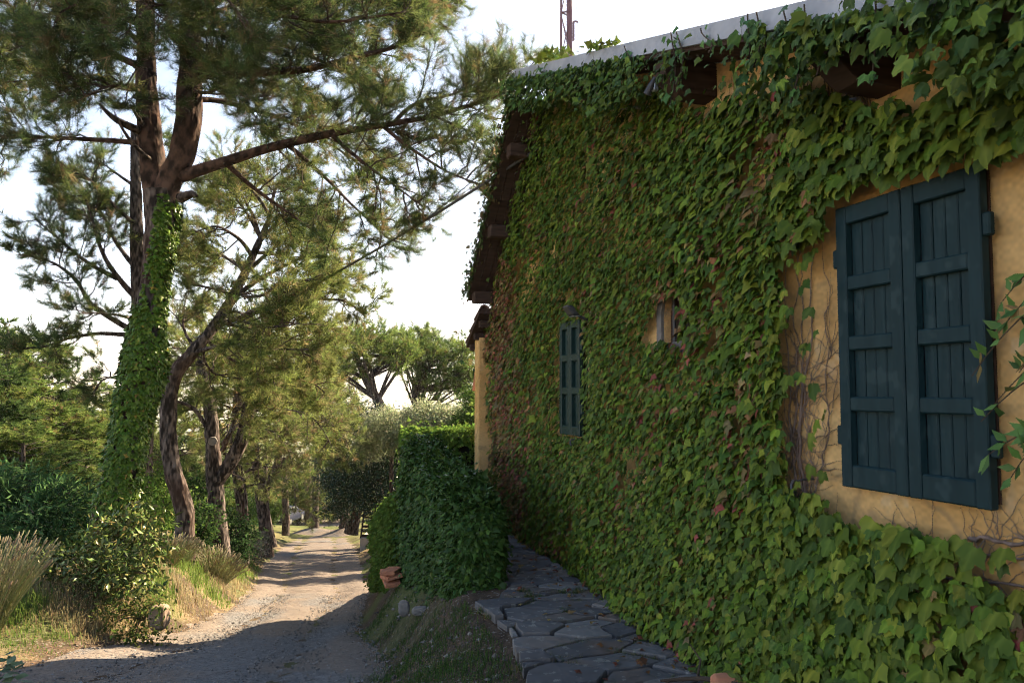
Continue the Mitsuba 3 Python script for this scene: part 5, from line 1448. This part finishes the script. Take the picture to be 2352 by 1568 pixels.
# weeds in the joints
n = 4200
js = []
while len(js) < 52:
    t_, s_ = rng.uniform(-1.2, 1.9), rng.uniform(.1, 1.3)
    pt = Point(t_, s_)
    if path_outline.contains(pt) and not any(c.buffer(-.035).contains(pt) for c, *_ in cells): js.append((t_, s_))
ji = rng.integers(0, len(js), n)
ts = np.array(js)[ji] + rng.normal(0, .03, (n, 2))
put('joint_weeds', blades(W(ts[:, 0], ts[:, 1], 0 * ts[:, 0] - .012), .02 + .04 * rng.random(n), .0018 + 0 * ts[:, 0], 1.2, rng, palette(rng, n, [(.05, .095, .03), (.08, .13, .04), (.2, .15, .08)])), 'leaf_matter')
tag('joint_weeds', 'small weeds growing in the joints of the flagstone path', 'weeds', kind='stuff')
# fallen leaves on the flagstones and at the wall foot
n = 260
ft = np.r_[rng.uniform(-1.6, 4.9, 200), rng.uniform(-2.2, 0, 60)]
fs = np.clip(np.abs(rng.normal(0, .35, n)) + .18, .15, 1.25)
key = put('fallen_leaves', leaves('ivy', W(ft, fs, .034 + .006 * rng.random(n)), np.column_stack([rng.normal(0, 1, (n, 2)), .12 * rng.normal(0, 1, n)]), np.array([0, 0, 1.0]) + rng.normal(0, .25, (n, 3)), .042 * np.exp(rng.normal(0, .25, n)), palette(rng, n, [(.20, .12, .05), (.14, .08, .04), (.26, .19, .08), (.16, .06, .04)]), jitter=.06, rng=rng), 'leaf_matter')
tag('fallen_leaves', 'withered brown leaves fallen on the flagstones along the wall foot', 'leaves', kind='stuff')
# fallen needles
n = 26000
y = 3.6 + 12 * rng.random(n) ** 1.5
x = np.interp(y, YK, XL) - 2.4 + rng.random(n) * (np.interp(y, YK, XR) - np.interp(y, YK, XL) + 3.6)
t_, s_ = wall_st(x, y)
onroad = (x > np.interp(y, YK, XL) + .3) & (x < np.interp(y, YK, XR) - .3)
k = (s_ > 1.25) & (~onroad | (rng.random(n) < .12)) & ((x < np.interp(y, YK, XR)) | (rng.random(n) < .4))
x, y = x[k], y[k]
a = rng.random(len(x)) * 2 * np.pi
d = np.stack([np.cos(a), np.sin(a), .04 * rng.normal(0, 1, len(a))], -1) * (.05 + .05 * rng.random(len(a)))[:, None]
s_ = np.stack([-np.sin(a), np.cos(a), 0 * a], -1) * .0016
c0 = np.stack([x, y, height(x, y) + .018 + .015 * onroad[k]], -1)
v = np.stack([c0 - s_, c0 + s_, c0 + d], 1).reshape(-1, 3)
put('needle_litter', (v, np.arange(len(v)).reshape(-1, 3), np.repeat(palette(rng, len(x), [(.22, .12, .06), (.30, .18, .09), (.14, .09, .05)]), 3, 0)), 'tinted_matter')
tag('needle_litter', 'fallen brown pine needles strewn along the edges of the drive', 'litter', kind='stuff')


def lavender(label, centre, n, h, rad, seed, tone):
    rng = np.random.default_rng(seed)
    K = thing('lavender', label, 'plant')
    c = np.array(centre)
    a, r = rng.random(n) * 2 * np.pi, np.sqrt(rng.random(n))
    root = c + np.stack([np.cos(a) * r * rad * .45, np.sin(a) * r * rad * .45, 0 * a], -1)
    root[:, 2] = height(root[:, 0], root[:, 1], False) + .03
    L_ = h * (.6 + .45 * rng.random(n))
    d = unit(np.stack([np.cos(a) * r * rad / h * .8, np.sin(a) * r * rad / h * .8, np.ones(n)], -1) + rng.normal(0, .10, (n, 3)))
    s = np.linspace(0, 1, 6)[None, :, None]
    pts = root[:, None] + d[:, None] * L_[:, None, None] * s + np.stack([np.cos(a), np.sin(a), -.3 + 0 * a], -1)[:, None] * (L_[:, None, None] * .12 * s ** 2)
    v, f, _ = tubes(pts, np.repeat(np.linspace(.0028, .0018, 6)[None], n, 0), 3)
    labels[put(f'{K}__stems', (v, f, np.repeat(palette(rng, n, tone), 18, 0)), 'tinted_matter')] = {'kind': 'stuff'}
    k = rng.random(n) < .55
    tp, td = pts[k, -1], unit(pts[k, -1] - pts[k, -2])
    sp = np.stack([tp - td * .01, tp + td * .02, tp + td * .045, tp + td * .06], 1)
    v, f, _ = tubes(sp, np.repeat(np.array([[.004, .008, .007, .002]]), k.sum(), 0), 5)
    labels[put(f'{K}__flower_spikes', (v, f, np.repeat(palette(rng, int(k.sum()), [(.16, .14, .085), (.11, .095, .065), (.20, .17, .10)]), 20, 0)), 'tinted_matter')] = {'kind': 'stuff'}
    m = int(n * 2.2)
    i = rng.integers(0, n, m); uu = rng.random(m) ** 1.3 * .75
    pos = root[i] + d[i] * (L_[i] * uu)[:, None]
    labels[put(f'{K}__leaves', blades(pos, .05 + .08 * rng.random(m), .0028 + 0 * uu, .9, rng, palette(rng, m, tone)), 'leaf_matter')] = {'kind': 'stuff'}


LAV = [(.19, .195, .095), (.13, .16, .07), (.25, .235, .13)]
lavender('tall grey green lavender with dry spikes at the left edge of the picture', (-5.054, 7.800, -0.668), 700, .85, .42, 401, LAV)
lavender('clump of lavender on the bank between the crooked and the forked pine', (-5.012, 13.600, -1.288), 800, .42, .55, 402, LAV)
lavender('small lavender tuft at the foot of the crooked pine', (-5.207, 12.200, -1.183), 500, .45, .40, 403, LAV)
lavender('feathery grey tuft on the bank just left of the crooked pine', (-5.215, 12.600, -1.076), 350, .40, .35, 404, [(.15, .19, .09), (.20, .23, .12)])


# ------------------------------------------------------------------ stones, tiles, steps, car
def rock(label, centre, size, seed, name='rock', mat='grey_stone', group=None):
    m = trimesh.creation.icosphere(3, 1.0)
    v = np.array(m.vertices)
    v = v * (1 + .55 * (meshkit.fbm(v * 1.3 + seed, 3, seed) - .5))[:, None]
    v = np.sign(v) * np.abs(v) ** .62 * np.array(size) + np.array(centre)
    k = put(name, (v, np.array(m.faces), None), mat, 35)
    tag(k, label, 'rock', group)
    return k


rock('upright grey stone leaning at the foot of the tall hedge, beside the drive', (-1.002, 7.600, -0.396), (.05, .035, .075), 1)
rock('flat grey stone lying right of the upright one at the foot of the tall hedge', (-0.826, 7.400, -0.367), (.075, .06, .04), 2)
rock('pale half buried stone on the verge left of the flagstones', (-0.270, 5.600, -0.188), (.07, .05, .025), 3)
rock('brown stone against the wall foot at the bottom of the picture', W(-.72, .34, .03), (.11, .09, .10), 4, mat='terracotta')
rock('pink earthy lump of old masonry sticking out of the bank below the bush', (-3.658, 8.500, -0.717), (.09, .10, .13), 5, name='masonry_lump', mat='masonry')
principled('masonry', proc(lambda p, n, uv: mix([.12, .085, .06], [.34, .26, .20], fbm(p.x * 22, p.y * 22, p.z * 5, 3))), .95, lambda p, n, uv: fbm(p.x * 40, p.y * 40, p.z * 9, 2), .01)
rr = np.random.default_rng(71)
for i, where in enumerate(['lowest and nearest', 'lowest and farthest', 'middle, nearest', 'middle, farthest', 'topmost']):
    a = rr.normal(0, .25)
    b_ = box((-.15, -.09, -.022), (.15, .09, .022), None, .006)
    q = b_[0] + rr.normal(0, .003, b_[0].shape)
    q = np.stack([q[:, 0] * math.cos(a) - q[:, 1] * math.sin(a), q[:, 0] * math.sin(a) + q[:, 1] * math.cos(a), q[:, 2] + q[:, 0] * rr.normal(0, .12) + q[:, 1] * rr.normal(0, .1)], -1)
    k = put('loose_tile', (W(4.95 + .17 * (i % 2) + q[:, 0], 1.36 + q[:, 1], -.60 + .058 * (i // 2) + q[:, 2] + .02), b_[1], None), 'terracotta')
    tag(k, f'broken terracotta tile between the two ivy hedges, {where} of the pile', 'roof tile', 'tiles piled between the hedges')
k = thing('broken_branch', 'dry branch lying at the foot of the wall near the bottom of the picture', 'branch')
put(f'{k}__wood', tube([W(-.45, .62, .03), W(-.55, .45, .06), W(-.80, .36, .10), W(-1.05, .25, .12)], np.array([.008, .014, .016, .008]), 7, 10), 'twig', True)
put(f'{k}__side_twig', tube([W(-.55, .45, .06), W(-.50, .40, .14), W(-.42, .42, .20)], np.array([.008, .006, .003]), 6), 'twig', True)

# slatted steps on a concrete block, far down the right side of the drive
k = thing('wooden_steps', 'dark slatted wooden steps on a concrete block, right side of the drive before the oak', 'steps')
e = np.array((-5.260, 30.000, -3.761))
for i in range(8):
    put(f'{k}__tread', box((-.30, -.16, -.02), (.30, .16, .02), lambda v, i=i: v + e + [0, .12 * i, .10 + .15 * i], .004), 'old_wood')
for sx in (-.31, .31):
    put(f'{k}__stringer', box((sx - .02, -.1, .0), (sx + .02, .06, 1.25), lambda v: v + e + np.stack([0 * v[:, 0], v[:, 2] * .72, 0 * v[:, 0]], -1), .004), 'old_wood')
put(f'{k}__post', box((.33, .2, -.3), (.40, .27, 1.5), lambda v: v + e, .004), 'old_wood')
put(f'{k}__base_block', box((-.28, -.3, -.75), (.32, 1.1, .07), lambda v: v + e, .01), 'concrete')

# the parked car
principled('car_paint', C(.010, .014, .035), .35, spec=.3)
principled('tyre', C(.02, .02, .02), .8)
principled('tail_lamp', C(.45, .03, .02), .2, spec=.6)
principled('plate_white', C(.7, .7, .68), .5)
principled('chrome', C(.6, .6, .62), .25, metallic=.9)
k = thing('parked_car', 'dark blue estate car parked beyond the pine trunks, seen from behind', 'car')
co = np.array((-20.720, 72.000, -10.430)); ya = math.radians(-8)
co[2] = float(height(co[0], co[1], False)) + .0
def carmap(v):
    x = v[:, 0] * math.cos(ya) - v[:, 1] * math.sin(ya); y = v[:, 0] * math.sin(ya) + v[:, 1] * math.cos(ya)
    return np.stack([x, y, v[:, 2]], -1) + co


def loft(sections, f):
    """sections: (y, half width, z low, z high, top half width) -> rounded body."""
    rows = []
    for y, w, z0, z1, wt in sections:
        g = [(-w * .92, z0), (-w, z0 + .12), (-w, z0 + (z1 - z0) * .55), (-wt, z1 - .05), (-wt + .10, z1), (wt - .10, z1), (wt, z1 - .05), (w, z0 + (z1 - z0) * .55), (w, z0 + .12), (w * .92, z0)]
        rows.append([(x, y, z) for x, z in g])
    V_ = np.array(rows); m, c = V_.shape[:2]
    F_ = []
    for i in range(m - 1):
        for j in range(c):
            a, b = i * c + j, i * c + (j + 1) % c
            F_ += [[a, b, a + c], [b, b + c, a + c]]
    for i, flip in ((0, False), (m - 1, True)):
        for j in range(1, c - 1):
            t3_ = [i * c, i * c + j + 1, i * c + j]
            F_.append(t3_[::-1] if flip else t3_)
    return f(V_.reshape(-1, 3)), np.array(F_), None


put(f'{k}__body', loft([(0, .84, .32, .92, .80), (.08, .88, .26, .98, .84), (.8, .90, .24, 1.0, .86), (2.6, .90, .24, 1.0, .86), (3.5, .88, .24, .92, .82), (4.2, .82, .28, .75, .72), (4.35, .74, .34, .66, .62)], carmap), 'car_paint', 30)
put(f'{k}__cabin', loft([(.10, .82, .93, 1.03, .74), (.32, .80, .95, 1.43, .66), (.6, .80, .95, 1.50, .66), (2.0, .80, .95, 1.50, .66), (2.5, .80, .95, 1.42, .64), (3.2, .80, .93, 1.0, .76)], carmap), 'car_paint', 30)
put(f'{k}__rear_window', box((-.60, .0, 0), (.60, .012, .36), lambda v: carmap(np.stack([v[:, 0] * (1 - .22 * v[:, 2]), .13 + v[:, 1] + v[:, 2] * .40 - .02, 1.03 + v[:, 2]], -1)), .004), 'dark_glass')
for sx in (-1, 1):
    put(f'{k}__tail_lamp', box((sx * .84, -.02, .70), (sx * .62, .05, .92), carmap, .012), 'tail_lamp')
    put(f'{k}__side_window', box((sx * .795, .6, 1.05), (sx * .78, 2.4, 1.36), lambda v: carmap(np.stack([v[:, 0] * (1 - .22 * (v[:, 2] - 1.0)) * 1.03, v[:, 1], v[:, 2]], -1)), .004), 'dark_glass')
    for yy in (.75, 3.35):
        w_ = put(f'{k}__wheel', tube([carmap(np.array([[sx * .70, yy, .31]]))[0], carmap(np.array([[sx * .89, yy, .31]]))[0]], .31, 20), 'tyre', 40)
        put(f'{w_}__rim', tube([carmap(np.array([[sx * .885, yy, .31]]))[0], carmap(np.array([[sx * .90, yy, .31]]))[0]], .20, 16), 'chrome', 40)
put(f'{k}__bumper', box((-.86, -.10, .32), (.86, .06, .55), carmap, .03), 'tyre')
put(f'{k}__number_plate', box((-.26, -.115, .42), (.26, -.102, .53), carmap, .003), 'plate_white')

# broad pale leaves of a plant at the lower left edge
rr = np.random.default_rng(91)
n = 26
c0 = np.array((-3.483, 5.600, -0.174))
c0[2] = float(height(c0[0], c0[1]))
a = rr.random(n) * 2 * np.pi
pos = c0 + np.stack([.10 * np.cos(a), .10 * np.sin(a), .05 + .22 * rr.random(n)], -1)
K = thing('pale_plant', 'plant with broad pale green leaves at the lower left edge', 'plant')
for i in range(n):
    M = leaves('oval', pos[i:i + 1], (np.stack([np.cos(a), np.sin(a), .1 + 0 * a], -1) + rr.normal(0, .2, (n, 3)))[i:i + 1], np.array([[0, -.3, 1.0]]) + rr.normal(0, .3, (1, 3)), np.array([.11]), palette(rr, 1, [(.24, .30, .20), (.17, .24, .14)]), 1.6)
    put(f'{K}__leaf', M, 'leaf_matter', True)
print('triangles', sum(len(meshkit.WRITTEN[d['filename']][1]) for d in scene.values() if d.get('type') == 'ply'), 'entries', len(scene))
